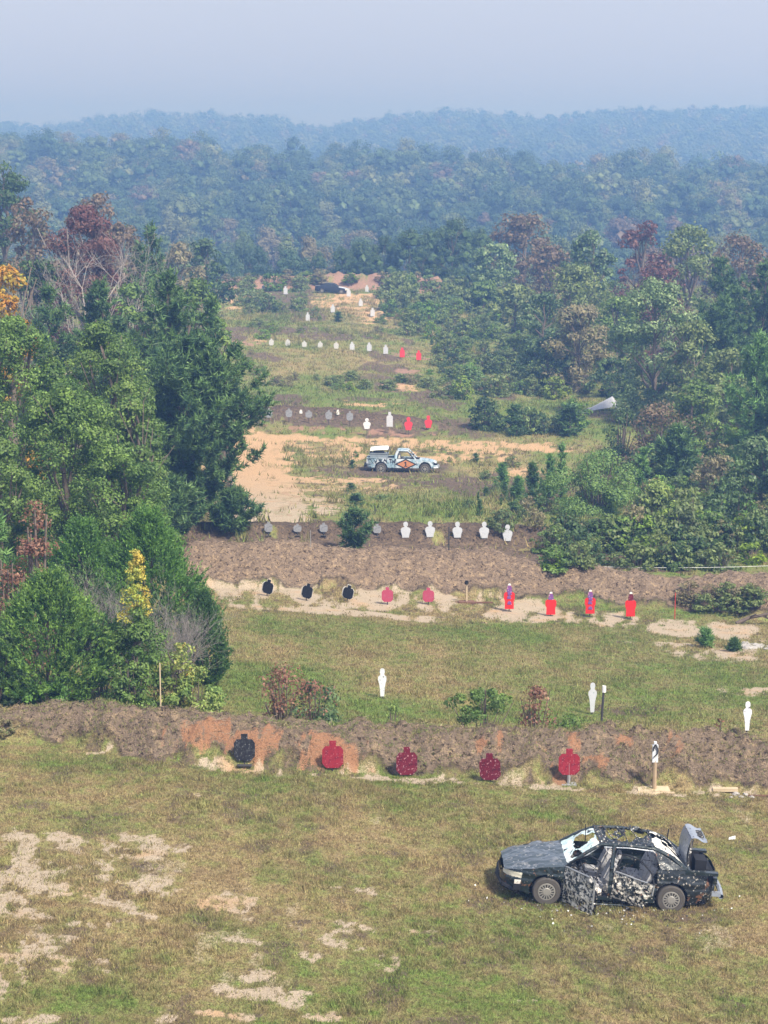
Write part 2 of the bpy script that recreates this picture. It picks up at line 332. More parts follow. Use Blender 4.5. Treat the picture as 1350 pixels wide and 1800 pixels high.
def grass_col(g, green):
    """shared colour of the turf by world position"""
    p = g.pos(); a = g.noise(2.2, 5, .6, p); b = g.noise(11, 4, .65, p); c = g.noise(38, 3, .6, p)
    f = g.math('ADD', green, g.math('MULTIPLY', g.math('SUBTRACT', a, .5), 2.2)); f = g.math('ADD', f, g.math('MULTIPLY', g.math('SUBTRACT', b, .5), 1.3), clamp=True)
    col = g.mix(f, (.345, .265, .138), (.148, .205, .050))
    yel = g.ramp(g.noise(.9, 4, .6, p), .55, .72); col = g.mix(g.math('MULTIPLY', yel, .55), col, (.29, .28, .10))
    red = g.ramp(g.noise(.5, 5, .6, p), .52, .68); col = g.mix(g.math('MULTIPLY', red, .35), col, (.25, .165, .10))
    v = g.math('MULTIPLY_ADD', b, 2.0, -.04); v = g.math('MULTIPLY', v, g.math('MULTIPLY_ADD', c, 1.8, .1)); v = g.math('MULTIPLY', v, g.math('MULTIPLY_ADD', a, .9, .55))
    return g.mix(1.0, col, v, 'MULTIPLY'), a, b, c
def ground_mat():
    g = N('ground_soil_and_turf'); sand, clay, dark, green, bm = [g.attr(k) for k in ('sand', 'clay', 'dark', 'green', 'mound')]
    col, a, b, c = grass_col(g, green)
    det = g.math('ADD', g.math('MULTIPLY', g.math('SUBTRACT', b, .5), 2.6), g.math('MULTIPLY', g.math('SUBTRACT', c, .5), 1.8))
    dk = g.mix(g.noise(1.3, 5, .6), (.15, .11, .08), (.32, .245, .18)); dk = g.mix(g.ramp(g.noise(4, 6, .75), .48, .66), dk, (.42, .31, .20)); dk = g.mix(g.ramp(g.noise(7, 6, .75), .52, .62), dk, (.06, .042, .03))
    dk = g.mix(g.ramp(bm, .86, .96), dk, g.mix(1.0, dk, (1.22, 1.2, 1.18), 'MULTIPLY')); dk = g.mix(g.ramp(bm, .74, .82), g.mix(1.0, dk, (.58, .57, .58), 'MULTIPLY'), dk)
    sn = g.mix(g.noise(1.8, 5, .6), (.40, .315, .22), (.54, .45, .345)); sn = g.mix(g.ramp(g.noise(.6, 4), .5, .75), sn, (.52, .345, .20))
    cl = g.mix(g.noise(3, 5, .65), (.33, .155, .08), (.47, .27, .16))
    far = g.ramp(g.n('ShaderNodeSeparateXYZ').outputs[1], 80, 130)
    sep = g.n('ShaderNodeSeparateXYZ'); g.put(sep.inputs[0], g.pos())
    cl = g.mix(g.ramp(sep.outputs[1], 60, 200), cl, (.34, .21, .155))  # clay turns dull pink with distance: haze put into the colour
    farn = g.ramp(sep.outputs[1], 105, 135); sn = g.mix(g.math('MULTIPLY', farn, .85), sn, (.54, .345, .19))
    def m(base, f, top, w=.25):
        ff = g.ramp(g.math('ADD', f, g.math('MULTIPLY', det, g.math('MINIMUM', g.math('MULTIPLY', f, 1.2), .62))), .5-w, .5+w); return g.mix(ff, base, top)
    col = m(col, dark, dk); col = m(col, clay, cl, .3); col = m(col, sand, sn, .28)
    fine = g.math('MULTIPLY_ADD', c, 1.0, .5); col = g.mix(1.0, col, fine, 'MULTIPLY')
    hgt = g.math('ADD', g.math('MULTIPLY', b, 1.0), g.math('MULTIPLY', c, .5)); rough = g.math('MULTIPLY_ADD', bm, .5, .6)
    nm = g.bump(g.math('MULTIPLY', hgt, rough), .16, 1.0)
    return g.done(g.bsdf(col, .95, 0, .1, nm))
M = {}
M['ground'] = ground_mat()
def leaf(name, c1, c2, c3=None, acc=.0, trans=.32, scale=.9, val=.5, spec=.35, rnd=0.0, tint=False):
    g = N(name); n = g.noise(scale, 3, .6); f = g.ramp(n, .36, .64); col = g.mix(f, c1, c2)
    i = g.island()
    if c3 is not None:
        col = g.mix(g.ramp(g.math('ADD', g.math('MULTIPLY', g.noise(scale*1.7, 3, .6), .7), g.math('MULTIPLY', i, .3)), 1-acc-.06, 1-acc+.06), col, c3)
    col = g.mix(1.0, col, g.math('MULTIPLY_ADD', i, val*1.6, 1-val*.8), 'MULTIPLY')
    if rnd > 0:
        r = g.orand(); r2 = g.math('FRACT', g.math('MULTIPLY', r, 7.31)); col = g.hsv(col, g.math('MULTIPLY_ADD', r, .05*rnd, .5-.03*rnd), g.math('MULTIPLY_ADD', r2, .4*rnd, 1-.25*rnd), g.math('MULTIPLY_ADD', g.math('FRACT', g.math('MULTIPLY', r, 3.7)), .5*rnd, 1-.2*rnd))
    if tint:
        r = g.attr('tint') if tint == 'attr' else g.orand()
        cr = g.n('ShaderNodeValToRGB'); cr.color_ramp.interpolation = 'CONSTANT'; g.put(cr.inputs[0], r)
        els = [(0, (0.058, 0.109, 0.047)), (.16, (0.097, 0.151, 0.052)), (.30, (0.044, 0.091, 0.047)), (.44, (0.133, 0.174, 0.067)), (.56, (0.071, 0.123, 0.052)), (.66, (0.159, 0.183, 0.083)), (.76, (0.049, 0.091, 0.042)), (.89, (0.177, 0.156, 0.083)), (.93, (0.150, 0.109, 0.067)), (.96, (0.106, 0.151, 0.062))]
        e = cr.color_ramp.elements; e[0].position = 0; e[0].color = (*els[0][1], 1); e[1].position = els[1][0]; e[1].color = (*els[1][1], 1)
        for p_, c_ in els[2:]: x = e.new(p_); x.color = (*c_, 1)
        col = g.mix(1.0, cr.outputs[0], g.math('MULTIPLY_ADD', i, .5, .75), 'MULTIPLY')
    a = g.bsdf(col, .55, 0, spec)
    tr = g.n('ShaderNodeBsdfTranslucent'); g.put(tr.inputs[0], g.mix(1.0, col, (1.2, 1.3, .6), 'MULTIPLY'))
    ms = g.n('ShaderNodeMixShader'); ms.inputs[0].default_value = trans; g.t.links.new(a, ms.inputs[1]); g.t.links.new(tr.outputs[0], ms.inputs[2])
    return g.done(ms.outputs[0])
L = {
 'cedar': leaf('cedar_foliage', (0.070, 0.152, 0.033), (0.140, 0.271, 0.048), val=0.45, scale=2.6),
 'cedar_dark': leaf('dark_cedar_foliage', (0.050, 0.108, 0.033), (0.095, 0.184, 0.043), val=0.45, scale=2.6),
 'cedar_bright': leaf('bright_cedar_foliage', (0.055, 0.127, 0.030), (0.195, 0.318, 0.064), val=0.45, scale=2.6),
 'sweetgum': leaf('broad_green_foliage', (0.070, 0.132, 0.030), (0.169, 0.264, 0.055), (0.396, 0.204, 0.034), .10, val=0.56, scale=.7),
 'green': leaf('mid_green_foliage', (0.083, 0.147, 0.034), (0.165, 0.246, 0.054), val=0.52, scale=.6),
 'olive': leaf('olive_foliage', (0.121, 0.171, 0.057), (0.216, 0.264, 0.092), val=0.45, scale=.6),
 'silver': leaf('grey_green_foliage', (0.101, 0.171, 0.063), (0.230, 0.310, 0.138), val=0.60, scale=.7, spec=.5),
 'darkg': leaf('deep_green_foliage', (0.046, 0.090, 0.031), (0.090, 0.147, 0.044), val=0.52, scale=.6),
 'blueg': leaf('blue_green_foliage', (0.062, 0.116, 0.048), (0.140, 0.214, 0.078), val=0.60, scale=1.0, spec=.5),
 'pine': leaf('pine_needles', (0.046, 0.101, 0.036), (0.122, 0.212, 0.060), val=0.41, scale=.8, trans=.12),
 'pine_light': leaf('light_pine_needles', (0.095, 0.202, 0.057), (0.176, 0.310, 0.086), val=0.38, scale=.8, trans=.12),
 'orange': leaf('orange_autumn_foliage', (0.480, 0.228, 0.034), (0.360, 0.288, 0.046), (0.162, 0.217, 0.046), .3, val=0.45, scale=1.0),
 'yellowmix': leaf('yellowing_foliage', (0.156, 0.241, 0.061), (0.312, 0.318, 0.085), (0.598, 0.305, 0.061), .3, val=0.38, scale=2.5),
 'roundbush': leaf('feathery_bush_foliage', (0.117, 0.203, 0.061), (0.208, 0.318, 0.085), val=0.38, scale=3),
 'yellow': leaf('yellow_autumn_foliage', (0.480, 0.372, 0.069), (0.351, 0.403, 0.069), (0.540, 0.204, 0.057), .28, val=0.38, scale=1.4),
 'maroon': leaf('maroon_foliage', (.125, .05, .045), (.19, .095, .075), (0.120, 0.096, 0.063), .3, val=0.45, scale=.8),
 'rust': leaf('dry_rust_foliage', (.17, .07, .05), (.30, .17, .11), (.12, .13, .05), .22, val=0.45, scale=1.6),
 'tan': leaf('tan_foliage', (0.204, 0.180, 0.103), (0.276, 0.240, 0.132), (0.135, 0.186, 0.069), .35, val=0.45, scale=.6),
 'redtan': leaf('faded_reddish_foliage', (0.156, 0.114, 0.069), (0.204, 0.144, 0.092), (0.108, 0.139, 0.057), .35, val=0.45, scale=.4),
 'forest': leaf('distant_foliage', (0.068, 0.124, 0.046), (0.135, 0.186, 0.057), tint=True, trans=.15),
 'forest_mass': leaf('distant_forest_foliage', (0.068, 0.124, 0.046), (0.135, 0.186, 0.057), tint='attr', trans=.15),
 'bush': leaf('bush_foliage', (0.090, 0.156, 0.034), (0.182, 0.271, 0.054), val=0.45, scale=2, rnd=1.0),
 'weed': leaf('weed_foliage', (0.135, 0.217, 0.052), (0.270, 0.341, 0.092), (0.408, 0.360, 0.149), .25, val=0.38, scale=1.5, trans=.3),
 'yellowflower': leaf('yellow_flowering_foliage', (0.095, 0.171, 0.046), (0.176, 0.248, 0.069), (0.540, 0.432, 0.069), .2, val=0.45, scale=4),
}
M['bark'] = plain('grey_brown_bark', (.15, .12, .095), .9, var=.5, scale=6)
M['bark_dark'] = plain('dark_bark', (.085, .065, .055), .9, var=.5, scale=6)
M['bark_pale'] = plain('pale_bare_wood', (.34, .30, .27), .9, var=.3, scale=6)
M['bark_grey'] = plain('grey_dead_twigs', (.25, .225, .21), .9, var=.3, scale=6)
def grass_blade_mat():
    g = N('turf_blades'); green = g.attr('green'); col, a, b, c = grass_col(g, green)
    col = g.mix(1.0, col, g.math('MULTIPLY_ADD', g.island(), 1.1, .5), 'MULTIPLY')
    a_ = g.bsdf(col, .7, 0, .2); tr = g.n('ShaderNodeBsdfTranslucent'); g.put(tr.inputs[0], col)
    ms = g.n('ShaderNodeMixShader'); ms.inputs[0].default_value = .3; g.t.links.new(a_, ms.inputs[1]); g.t.links.new(tr.outputs[0], ms.inputs[2])
    return g.done(ms.outputs[0])
M['blade'] = grass_blade_mat()

# ------------------------------------------------------------ ground: one sheet to the last ridge
yr = [12.0]
while yr[-1] < 2150:
    y_ = yr[-1]; k = .02 if y_ < 28 else (.0030 if y_ < 112 else (.0055 if y_ < 310 else .018)); yr.append(y_*(1+k))
yr = np.array(yr); ncol = 560
tn = np.tan(np.linspace(-R(21), R(21), ncol))
GX = yr[:, None]*tn[None]; GY = np.repeat(yr[:, None], ncol, 1)
gx, gy = GX.ravel(), GY.ravel(); gz = h(gx, gy)
i_ = np.arange(len(gx)).reshape(GX.shape)
gm = np_mesh('ground', np.stack([gx, gy, gz], 1), np.stack([i_[:-1, :-1], i_[:-1, 1:], i_[1:, 1:], i_[1:, :-1]], -1).reshape(-1, 4), smooth=True)
so = soils(gx, gy)
for nm_, v in zip(('sand', 'clay', 'dark', 'green', 'mound'), so):
    at_ = gm.attributes.new(nm_, 'FLOAT', 'POINT'); at_.data.foreach_set('value', np.asarray(v, np.float32))
tag(link('ground', gm, M['ground']), kind='structure')

# ------------------------------------------------------------ scattered turf, litter (uncountable)
def fan_points(n, y0, y1, half, seed):
    rs = np.random.RandomState(seed); u = rs.rand(n); y = np.sqrt(y0*y0+u*(y1*y1-y0*y0)); return rs.uniform(-1, 1, n)*half*y, y, rs
def blades(x, y, z, rs, nb, hh, wd, spread, lean=.5):
    n = len(x); X = np.repeat(x, nb); Y = np.repeat(y, nb); Z = np.repeat(z, nb); k = n*nb
    Hh = np.repeat(np.broadcast_to(hh, n), nb)*rs.uniform(.5, 1.2, k); W = np.repeat(np.broadcast_to(wd, n), nb)*rs.uniform(.6, 1.3, k); S = np.repeat(np.broadcast_to(spread, n), nb)
    a = rs.uniform(0, 2*math.pi, k); ox = X + S*rs.randn(k)*.5; oy = Y + S*rs.randn(k)*.5
    b = rs.uniform(0, 2*math.pi, k); L_ = Hh*rs.uniform(0, lean*2, k)
    p0 = np.stack([ox-np.cos(a)*W/2, oy-np.sin(a)*W/2, Z-.01], 1); p1 = np.stack([ox+np.cos(a)*W/2, oy+np.sin(a)*W/2, Z-.01], 1)
    p2 = np.stack([ox+np.cos(b)*L_, oy+np.sin(b)*L_, Z+Hh], 1)
    return np.stack([p0, p1, p2], 1), nb
def turf(name, n, y0, y1, seed, nb, hh, wd, spread, label, keep, lean=.5):
    x, y, rs = fan_points(int(n*1.3), y0, y1, .28, seed); s, c, d, g, b = soils(x, y); k = keep(s, c, d, g, b, rs, x, y); x, y, g = x[k], y[k], g[k]
    z = h(x, y); hv = hh*(.55+1.1*fbm(x*1.4, y*1.4, 90)); T, nb = blades(x, y, z, rs, nb, hv, wd, spread, lean)
    me = soup(name, tris=T); a_ = me.attributes.new('green', 'FLOAT', 'POINT'); a_.data.foreach_set('value', np.repeat(g, nb*3).astype(np.float32))
    tag(link(name, me, M['blade']), label, 'grass', kind='stuff')
turf('mown_grass', 98000, 31, 54, 1, 5, .055, .018, .07, 'short brown and green mown grass around the wrecked sedan', lambda s, c, d, g, b, rs, x, y: (.85*s+c+.6*b < rs.rand(len(s))*.95), .8)
turf('field_grass', 62000, 53, 90, 2, 5, .075, .03, .14, 'green grass covering the field between the two earth berms', lambda s, c, d, g, b, rs, x, y: (s+c+.9*b < rs.rand(len(s))*.9), .6)
turf('rough_grass', 60000, 95, 300, 3, 5, .26, .07, .4, 'rough tufted grass on the slopes beyond the second berm', lambda s, c, d, g, b, rs, x, y: (s+c+.7*d < rs.rand(len(s))*.9), .6)
turf('grass_tussocks', 3800, 31, 51, 11, 22, .12, .02, .13, 'darker tussocks standing out of the mown grass', lambda s, c, d, g, b, rs, x, y: (s+c+.6*b < .4) & (fbm(x*.5, y*.35, 95) > .5), .5)
turf('field_weeds', 2600, 53, 92, 12, 20, .15, .03, .2, 'taller weeds scattered through the middle field', lambda s, c, d, g, b, rs, x, y: (s+c+.9*b < .5) & (fbm(x*.4, y*.25, 96) > .5), .5)
turf('scrub_weeds', 9000, 95, 300, 13, 16, .55, .07, .35, 'tall weeds scattered over the rough far slopes', lambda s, c, d, g, b, rs, x, y: (s+c < .3) & (fbm(x*.15, y*.1, 97) > .52) & ((y < 150) | (y > 206)), .5)
def berm_litter():
    """dry stalks and twigs strewn over the faces of the two near berms"""
    x, y, rs = fan_points(78000, 49, 96, .28, 5); b = soils(x, y)[4]; k = b > rs.rand(len(b))*.5+.35; x, y = x[k], y[k]; z = h(x, y)+.02; n = len(x)
    a = rs.uniform(0, 2*math.pi, n); Ln = rs.uniform(.05, .22, n)*np.interp(y, [50, 90], [1, 1.5]); d = np.stack([np.cos(a), np.sin(a)*.8, rs.uniform(-.15, .45, n)], 1)
    P = np.stack([x, y, z], 1); return soup('berm_litter', tubes(P, P+d*Ln[:, None], .008, .004, 3)), n
g = N('dry_stalks'); i = g.island(); c = g.mix(i, (.08, .055, .04), (.36, .28, .20)); M['stalk'] = g.done(g.bsdf(c, .9, 0, .1))
tag(link('berm_litter', berm_litter()[0], M['stalk']), 'dry stalks and twigs strewn over the brown berm faces', 'litter', kind='stuff')
# ------------------------------------------------------------ plant builders (real size, base at the origin)
def leaves_q(C, D, ls, asp=.5, rs=None, fold=0, nrm=None):
    """diamond leaves at C along unit D, facing nrm"""
    n = len(C); r = rs.randn(n, 3) if nrm is None else nrm; S = unit(np.cross(D, r)); L_ = ls*rs.uniform(.65, 1.25, (n, 1)); W = L_*asp*rs.uniform(.8, 1.2, (n, 1))
    return np.stack([C-D*L_/2, C+S*W/2, C+D*L_/2, C-S*W/2], 1)
def rdir(n, rs): return unit(rs.randn(n, 3))
def limb_tree(rs, H, tips, r0, base, n=6, bend=.15):
    """trunk plus a bent limb to every tip"""
    top = np.array([rs.randn()*.03*H, rs.randn()*.03*H, H*.86])
    tp = np.linspace(0, 1, 8)[:, None]*top
    tp = np.concatenate([tp[:, :2] + np.vstack([[0, 0], rs.randn(7, 2)*.012*H]), tp[:, 2:]], 1)
    Q = [path_tube(tp, r0, r0*.25, n)]
    for t in tips:
        z = np.clip(t[2]*rs.uniform(.45, .8), base*H*.6, H*.8); f = z/(H*.86); b = np.array([np.interp(f, np.linspace(0, 1, 8), tp[:, i]) for i in range(3)])
        m = (b+t)/2 + rs.randn(3)*bend*np.linalg.norm(t-b)*.5; m[2] -= .05*np.linalg.norm(t-b)
        Q.append(path_tube([b, m, t], r0*(1-f)*.5+.012*H*.3, .006*H*.5, 5))
        for _ in range(3):
            e = t + rdir(1, rs)[0]*np.linalg.norm(t-b)*.25; Q.append(path_tube([m, e], .004*H*.6, .002*H, 3))
    return np.concatenate(Q)
def env(s, shape):
    if shape == 'round': return np.sqrt(np.clip(1-(2*s-1)**2, 0, 1))*.9+.1
    if shape == 'egg': return np.clip(np.sin(math.pi*np.clip(s, 0, 1)**.62), 0, 1)*.92+.08
    if shape == 'cone': return (1-s)**.75*.95*np.clip(s*6+.45, 0, 1)+.05
    if shape == 'dome': return np.sqrt(np.clip(1-s**2.4, 0, 1))*np.clip(.6+s*1.6, 0, 1)
    return (1-s)*.9+.1
def broadleaf(seed, H, W, nleaf=9000, ls=.2, base=.08, shape='dome', nc=None, cr=.17, r0=None, open_=.0, asp=.55, droop=.25, sb=.85):
    rs = np.random.RandomState(seed); nc = nc or 46; s = rs.uniform(0, 1, nc)**sb; e = env(s, shape)
    a = np.arange(nc)*2.399+rs.rand(nc)*.8; rr = e*(W/2)*np.sqrt(rs.uniform(.18, 1, nc)); lob = 1+.16*np.sin(a*2+rs.rand()*6)+.12*np.sin(a*3+rs.rand()*6)
    C = np.stack([np.cos(a)*rr*lob, np.sin(a)*rr*lob, H*(base+(1-base)*s*.95)], 1); R_ = min(W, H)*cr*rs.uniform(.6, 1.25, nc)
    C[:, 2] = np.minimum(C[:, 2], H-R_*.6); C[:, 2] = np.maximum(C[:, 2], R_*.3)
    k = rs.randint(0, nc, nleaf); d = rdir(nleaf, rs); d[:, 2] = np.where(rs.rand(nleaf) < .35, np.abs(d[:, 2]), d[:, 2])
    ru = rs.uniform(.35, 1.0, nleaf)**.6; ru = ru*(1+.22*rs.randn(nleaf)*(rs.rand(nleaf) < .3)); P = C[k]+d*(R_[k]*ru)[:, None]*np.array([1, 1, .72])
    P[:, 2] = np.maximum(P[:, 2], .05)
    nr = unit(d*1.0+rdir(nleaf, rs)*.65+np.array([0, 0, .35])); ax = unit(np.cross(nr, rdir(nleaf, rs))+np.array([0, 0, -droop])); Q = leaves_q(P, ax, ls, asp, rs, nrm=nr)
    tr = limb_tree(rs, H, C[rs.permutation(nc)[:min(nc, 13)]], r0 or .022*H, base)
    return Q, tr
def pine_shape(seed, H, W, whorls=16, per=5, tuft=.26, nn=11, base=.12, r0=None, shape='cone', wid=.03, dens=1.0):
    rs = np.random.RandomState(seed); tp = np.stack([rs.randn(9)*.006*H, rs.randn(9)*.006*H, np.linspace(0, H*.97, 9)], 1); tp[0, :2] = 0
    Q = [path_tube(tp, r0 or .018*H, .004*H, 7)]; TP, TD = [], []
    for w_ in range(whorls):
        s = (w_+rs.uniform(-.3, .3))/(whorls-.5); s = min(max(s, 0), .98); z = H*(base+(.97-base)*s); e = env(np.array(s), shape)*W/2
        for b in range(per+(rs.rand() < .4)):
            a = rs.uniform(0, 2*math.pi); ln = e*rs.uniform(.65, 1.12); rise = .12+.5*s+rs.randn()*.1; t = np.linspace(0, 1, 5)[:, None]
            d = np.array([math.cos(a), math.sin(a), 0]); cx = np.array([np.interp(z, tp[:, 2], tp[:, 0]), np.interp(z, tp[:, 2], tp[:, 1]), z])
            P = cx + d*ln*t + np.array([0, 0, 1])*ln*(rise*t + .35*t**2.5) + np.cumsum(rs.randn(5, 3)*.02*ln, 0)*t
            P[:, 2] = np.maximum(P[:, 2], .15)
            Q.append(path_tube(P, .012*H*.35*(1.2-s), .005, 4)); m = max(3, int(ln/tuft*2.2*dens)); u = rs.uniform(.22, 1, m); u[0] = 1
            for q in u:
                p = np.array([np.interp(q, t[:, 0], P[:, i]) for i in range(3)]); off = rdir(1, rs)[0]*np.array([1, 1, .6]); off[2] = abs(off[2])*.6; o = off*rs.uniform(.2, 1)*ln*.22*(1.1-q*.3)
                if rs.rand() < .3: Q.append(tubes(p, p+o, .006, .004, 3))
                TP.append(p+o); TD.append(unit(d*.5+off*.5+np.array([0, 0, .75])))
    # leader shoots
    for k in range(5): TP.append(np.array([rs.randn()*.1, rs.randn()*.1, H*(.93+.015*k)])); TD.append(np.array([0, 0, 1.]))
    TP, TD = np.array(TP), np.array(TD); n = len(TP); K = n*nn; C = np.repeat(TP, nn, 0)+rs.randn(K, 3)*tuft*.10; Dd = np.repeat(TD, nn, 0)
    C = C + Dd*(rs.uniform(-.6, .6, (K, 1))*tuft*.7); nd = unit(Dd*.75+rdir(K, rs)*.85); Ln = tuft*rs.uniform(.6, 1.15, (K, 1)); S = unit(np.cross(nd, rdir(K, rs)))*wid
    T = np.stack([C-S, C+S, C+nd*Ln], 1)
    return T, np.concatenate(Q)
def cedar_shape(seed, H, W, plumes=2600, nn=11, pl=.34, lf=.11, shape='egg', base=.02, wid=.36):
    rs = np.random.RandomState(seed); s = rs.uniform(0, 1, plumes)**1.05; e = env(s, shape); a = rs.uniform(0, 2*math.pi, plumes)
    lob = 1+.14*np.sin(a*3+s*5+seed)+.14*np.sin(a*5-s*9)+.12*np.sin(a*8+s*23)+.08*np.sin(a*2-s*31); rr = e*W/2*lob*rs.uniform(.42, 1.0, plumes)**.45
    P = np.stack([np.cos(a)*rr, np.sin(a)*rr, H*(base+(.95-base)*s)], 1); D = unit(np.stack([np.cos(a)*.8, np.sin(a)*.8, .55+s*.9], 1)+rs.randn(plumes, 3)*.28)
    Ls = pl*rs.uniform(.6, 1.5, plumes); K = plumes*nn; t = np.tile(np.linspace(0, 1, nn), plumes)+rs.uniform(-.04, .04, K); C = np.repeat(P, nn, 0)+np.repeat(D*Ls[:, None], nn, 0)*t[:, None]
    ax = unit(np.repeat(D, nn, 0)+rdir(K, rs)*.75); taper = (1.15-.65*t)[:, None]; C = C+rdir(K, rs)*.05*taper
    q = leaves_q(C, ax, lf, wid, rs); q = C[:, None]+(q-C[:, None])*taper[:, None]*1.3; q[..., 2] = np.maximum(q[..., 2], .0)
    tips = P[rs.randint(0, plumes, 14)]*np.array([.8, .8, 1]); return q, limb_tree(rs, H*.95, tips, .02*H, .1, bend=.05)
def bare_shape(seed, H, W, stems=26, levels=3, r=.02, up=1.3):
    rs = np.random.RandomState(seed); Q = []
    def grow(p, d, ln, r_, lv):
        m = p+d*ln*.5+rs.randn(3)*.06*ln; e = p+d*ln+rs.randn(3)*.1*ln; Q.append(path_tube([p, m, e], r_, r_*.5, 4))
        if lv > 0:
            for k in range(rs.randint(3, 6)):
                q = [m, e, (m+e)/2][rs.randint(3)]; grow(q, unit(d*.9+rs.randn(3)*.5+np.array([0, 0, .25])), ln*rs.uniform(.45, .75), r_*.5, lv-1)
    for k in range(stems):
        a = rs.uniform(0, 2*math.pi); sp = rs.uniform(0, .5)*W/H; grow(np.array([math.cos(a)*W*.06, math.sin(a)*W*.06, 0]), unit(np.array([math.cos(a)*sp*1.6, math.sin(a)*sp*1.6, 1.])), H*.5*rs.uniform(.7, 1.05), r, levels)
    return np.concatenate(Q)
def bush_shape(seed, H, W, nleaf=2500, ls=.12, stems=14, shape='dome', cr=.2):
    q, _ = broadleaf(seed, H, W, nleaf, ls, 0, shape, nc=34, cr=cr, sb=1.5); rs = np.random.RandomState(seed+1); a = rs.uniform(0, 6.28, stems); r = W*.38*rs.rand(stems)
    st = tubes(np.stack([np.cos(a)*.05*W, np.sin(a)*.05*W, a*0], 1), np.stack([np.cos(a)*r, np.sin(a)*r, H*rs.uniform(.5, .95, stems)], 1), .014*H, .005*H, 4); return q, st

# ------------------------------------------------------------ unique near trees
def spot(px, D): x = colx(px, D); return x, D, float(h(x, D))
def grown(name, label, cat, px, D, ytop, wpx, build, leafm, barkm, group=None, crown='crown', extra=None, yscale=1.0, sink=.08):
    x, y, z = spot(px, D); H = max(rowz(ytop, D)-z, .3); W = wpx/ppm(D, z); rs_seed = int(px*7+ytop*3) % 9973
    r = empty(name, (x, y, z-sink)); tag(r, label, cat, group); f, tr = build(rs_seed, H+sink, W)
    if f is not None and len(f):
        o = link(crown, soup(crown, *((f, None) if f.shape[1] == 4 else (None, f))), leafm, r); o.scale = (1, yscale, 1)
    if tr is not None: link('trunk' if cat == 'tree' else 'stems', soup('trunk', tr), barkm, r)
    if extra: extra(r, H, W, rs_seed)
    return r
def ced(pn=2600, **k): return lambda s, H, W: cedar_shape(s, H, W, pn, **k)
def brd(n=9000, ls=.2, **k): return lambda s, H, W: broadleaf(s, H, W, n, ls, **k)
def pin(**k): return lambda s, H, W: pine_shape(s, H, W, **k)
def bar(**k): return lambda s, H, W: (None, bare_shape(s, H, W, **k))
def bsh(n=2500, ls=.12, **k): return lambda s, H, W: bush_shape(s, H, W, n, ls, **k)
T_, S_ = 'tree', 'shrub'
def topcap(frac, lm, n, ls, nm='autumn_top'):
    def f(r, H, W, s):
        q, _ = broadleaf(s+5, H*frac, W*.6, n, ls, base=.02, shape='cone', nc=22, cr=.24); q[..., 2] += H*(1-frac)+.05; o = link(nm, soup(nm, q), lm, r); o['label'] = 'orange yellow leaves at the top of the sapling'
    return f
# first cluster behind the near berm, left
grown('cedar_tree', 'dense bright green cedar just behind the first berm', T_, 92, 58, 1006, 232, ced(3600, pl=.36, lf=.12), L['cedar_bright'], M['bark_dark'])
grown('leafy_shrub', 'low leafy shrub at the edge of the photo beside the bright cedar', S_, -8, 57, 1095, 110, bsh(3500, .14), L['blueg'], M['bark'])
grown('bare_shrub', 'leafless grey twiggy shrub between the bright cedar and the orange topped sapling', S_, 180, 59.5, 1000, 85, bar(stems=30, r=.014), None, M['bark_grey'])
grown('bare_shrub', 'leafless grey brown shrub behind the sapling beside the dark cedar', S_, 312, 60.5, 1045, 100, bar(stems=30, r=.014), None, M['bark_grey'])
grown('autumn_sapling', 'slender sapling with an orange yellow top above green leaves behind the first berm', T_, 245, 57.5, 1060, 110, brd(6500, .12, shape='egg', cr=.2, base=.0), L['sweetgum'], M['bark'],
      extra=lambda r, H, W, s: (lambda q: link('autumn_top', soup('autumn_top', q), L['yellow'], r))(broadleaf(s+5, H*.70, W*.55, 2300, .09, base=.02, shape='cone', nc=60, cr=.17)[0]+np.array([0, 0, H*.84])))
grown('autumn_shrub', 'yellowing shrub with orange tips beside the wooden stake', S_, 318, 57.3, 1130, 90, bsh(3000, .11), L['yellowmix'], M['bark'])
grown('leafy_shrub', 'low green undergrowth shrub at the foot of the dark cedar', S_, 345, 56.8, 1190, 110, bsh(3000, .12), L['weed'], M['bark'])
grown('leafy_shrub', 'dark green leafy shrub at the foot of the orange topped sapling', S_, 235, 56.6, 1165, 90, bsh(2600, .12), L['green'], M['bark'])
grown('leafy_shrub', 'small grassy shrub at the foot of the bright cedar on the berm crest', S_, 85, 56.2, 1203, 120, bsh(2400, .11), L['cedar'], M['bark'])
grown('cedar_tree', 'small dark cedar leaning over the green field edge', T_, 358, 62, 1036, 82, ced(1900, pl=.24, lf=.10), L['cedar_dark'], M['bark_dark'])
grown('cedar_tree', 'broad green cedar rising behind the bare grey shrubs', T_, 265, 66, 892, 195, ced(3200, pl=.36, lf=.13), L['cedar'], M['bark_dark'])
grown('cedar_tree', 'shaded cedar beside the rusty leaved shrub', T_, 150, 69, 912, 170, ced(2600, pl=.36, lf=.13), L['cedar'], M['bark_dark'])
grown('rusty_shrub', 'tall shrub of dry rust brown leaves at the photo edge above the bright cedar', S_, 68, 63.5, 868, 100, bsh(3200, .13, shape='egg', cr=.24), L['rust'], M['bark'])
grown('rusty_shrub', 'lower shrub of dry rust brown leaves hanging by the photo edge', S_, 20, 62, 965, 80, bsh(1800, .13, shape='egg', cr=.24), L['rust'], M['bark'])
grown('pine_tree', 'young bright green pine at the photo edge beside the rusty shrub', T_, 5, 64, 905, 80, pin(whorls=9, tuft=.3, nn=12), L['pine_light'], M['bark'])
grown('cedar_tree', 'dark cedar filling the gap behind the bright cedar at the photo edge', T_, 30, 68, 985, 150, ced(1800, pl=.36, lf=.13), L['cedar_dark'], M['bark_dark'])
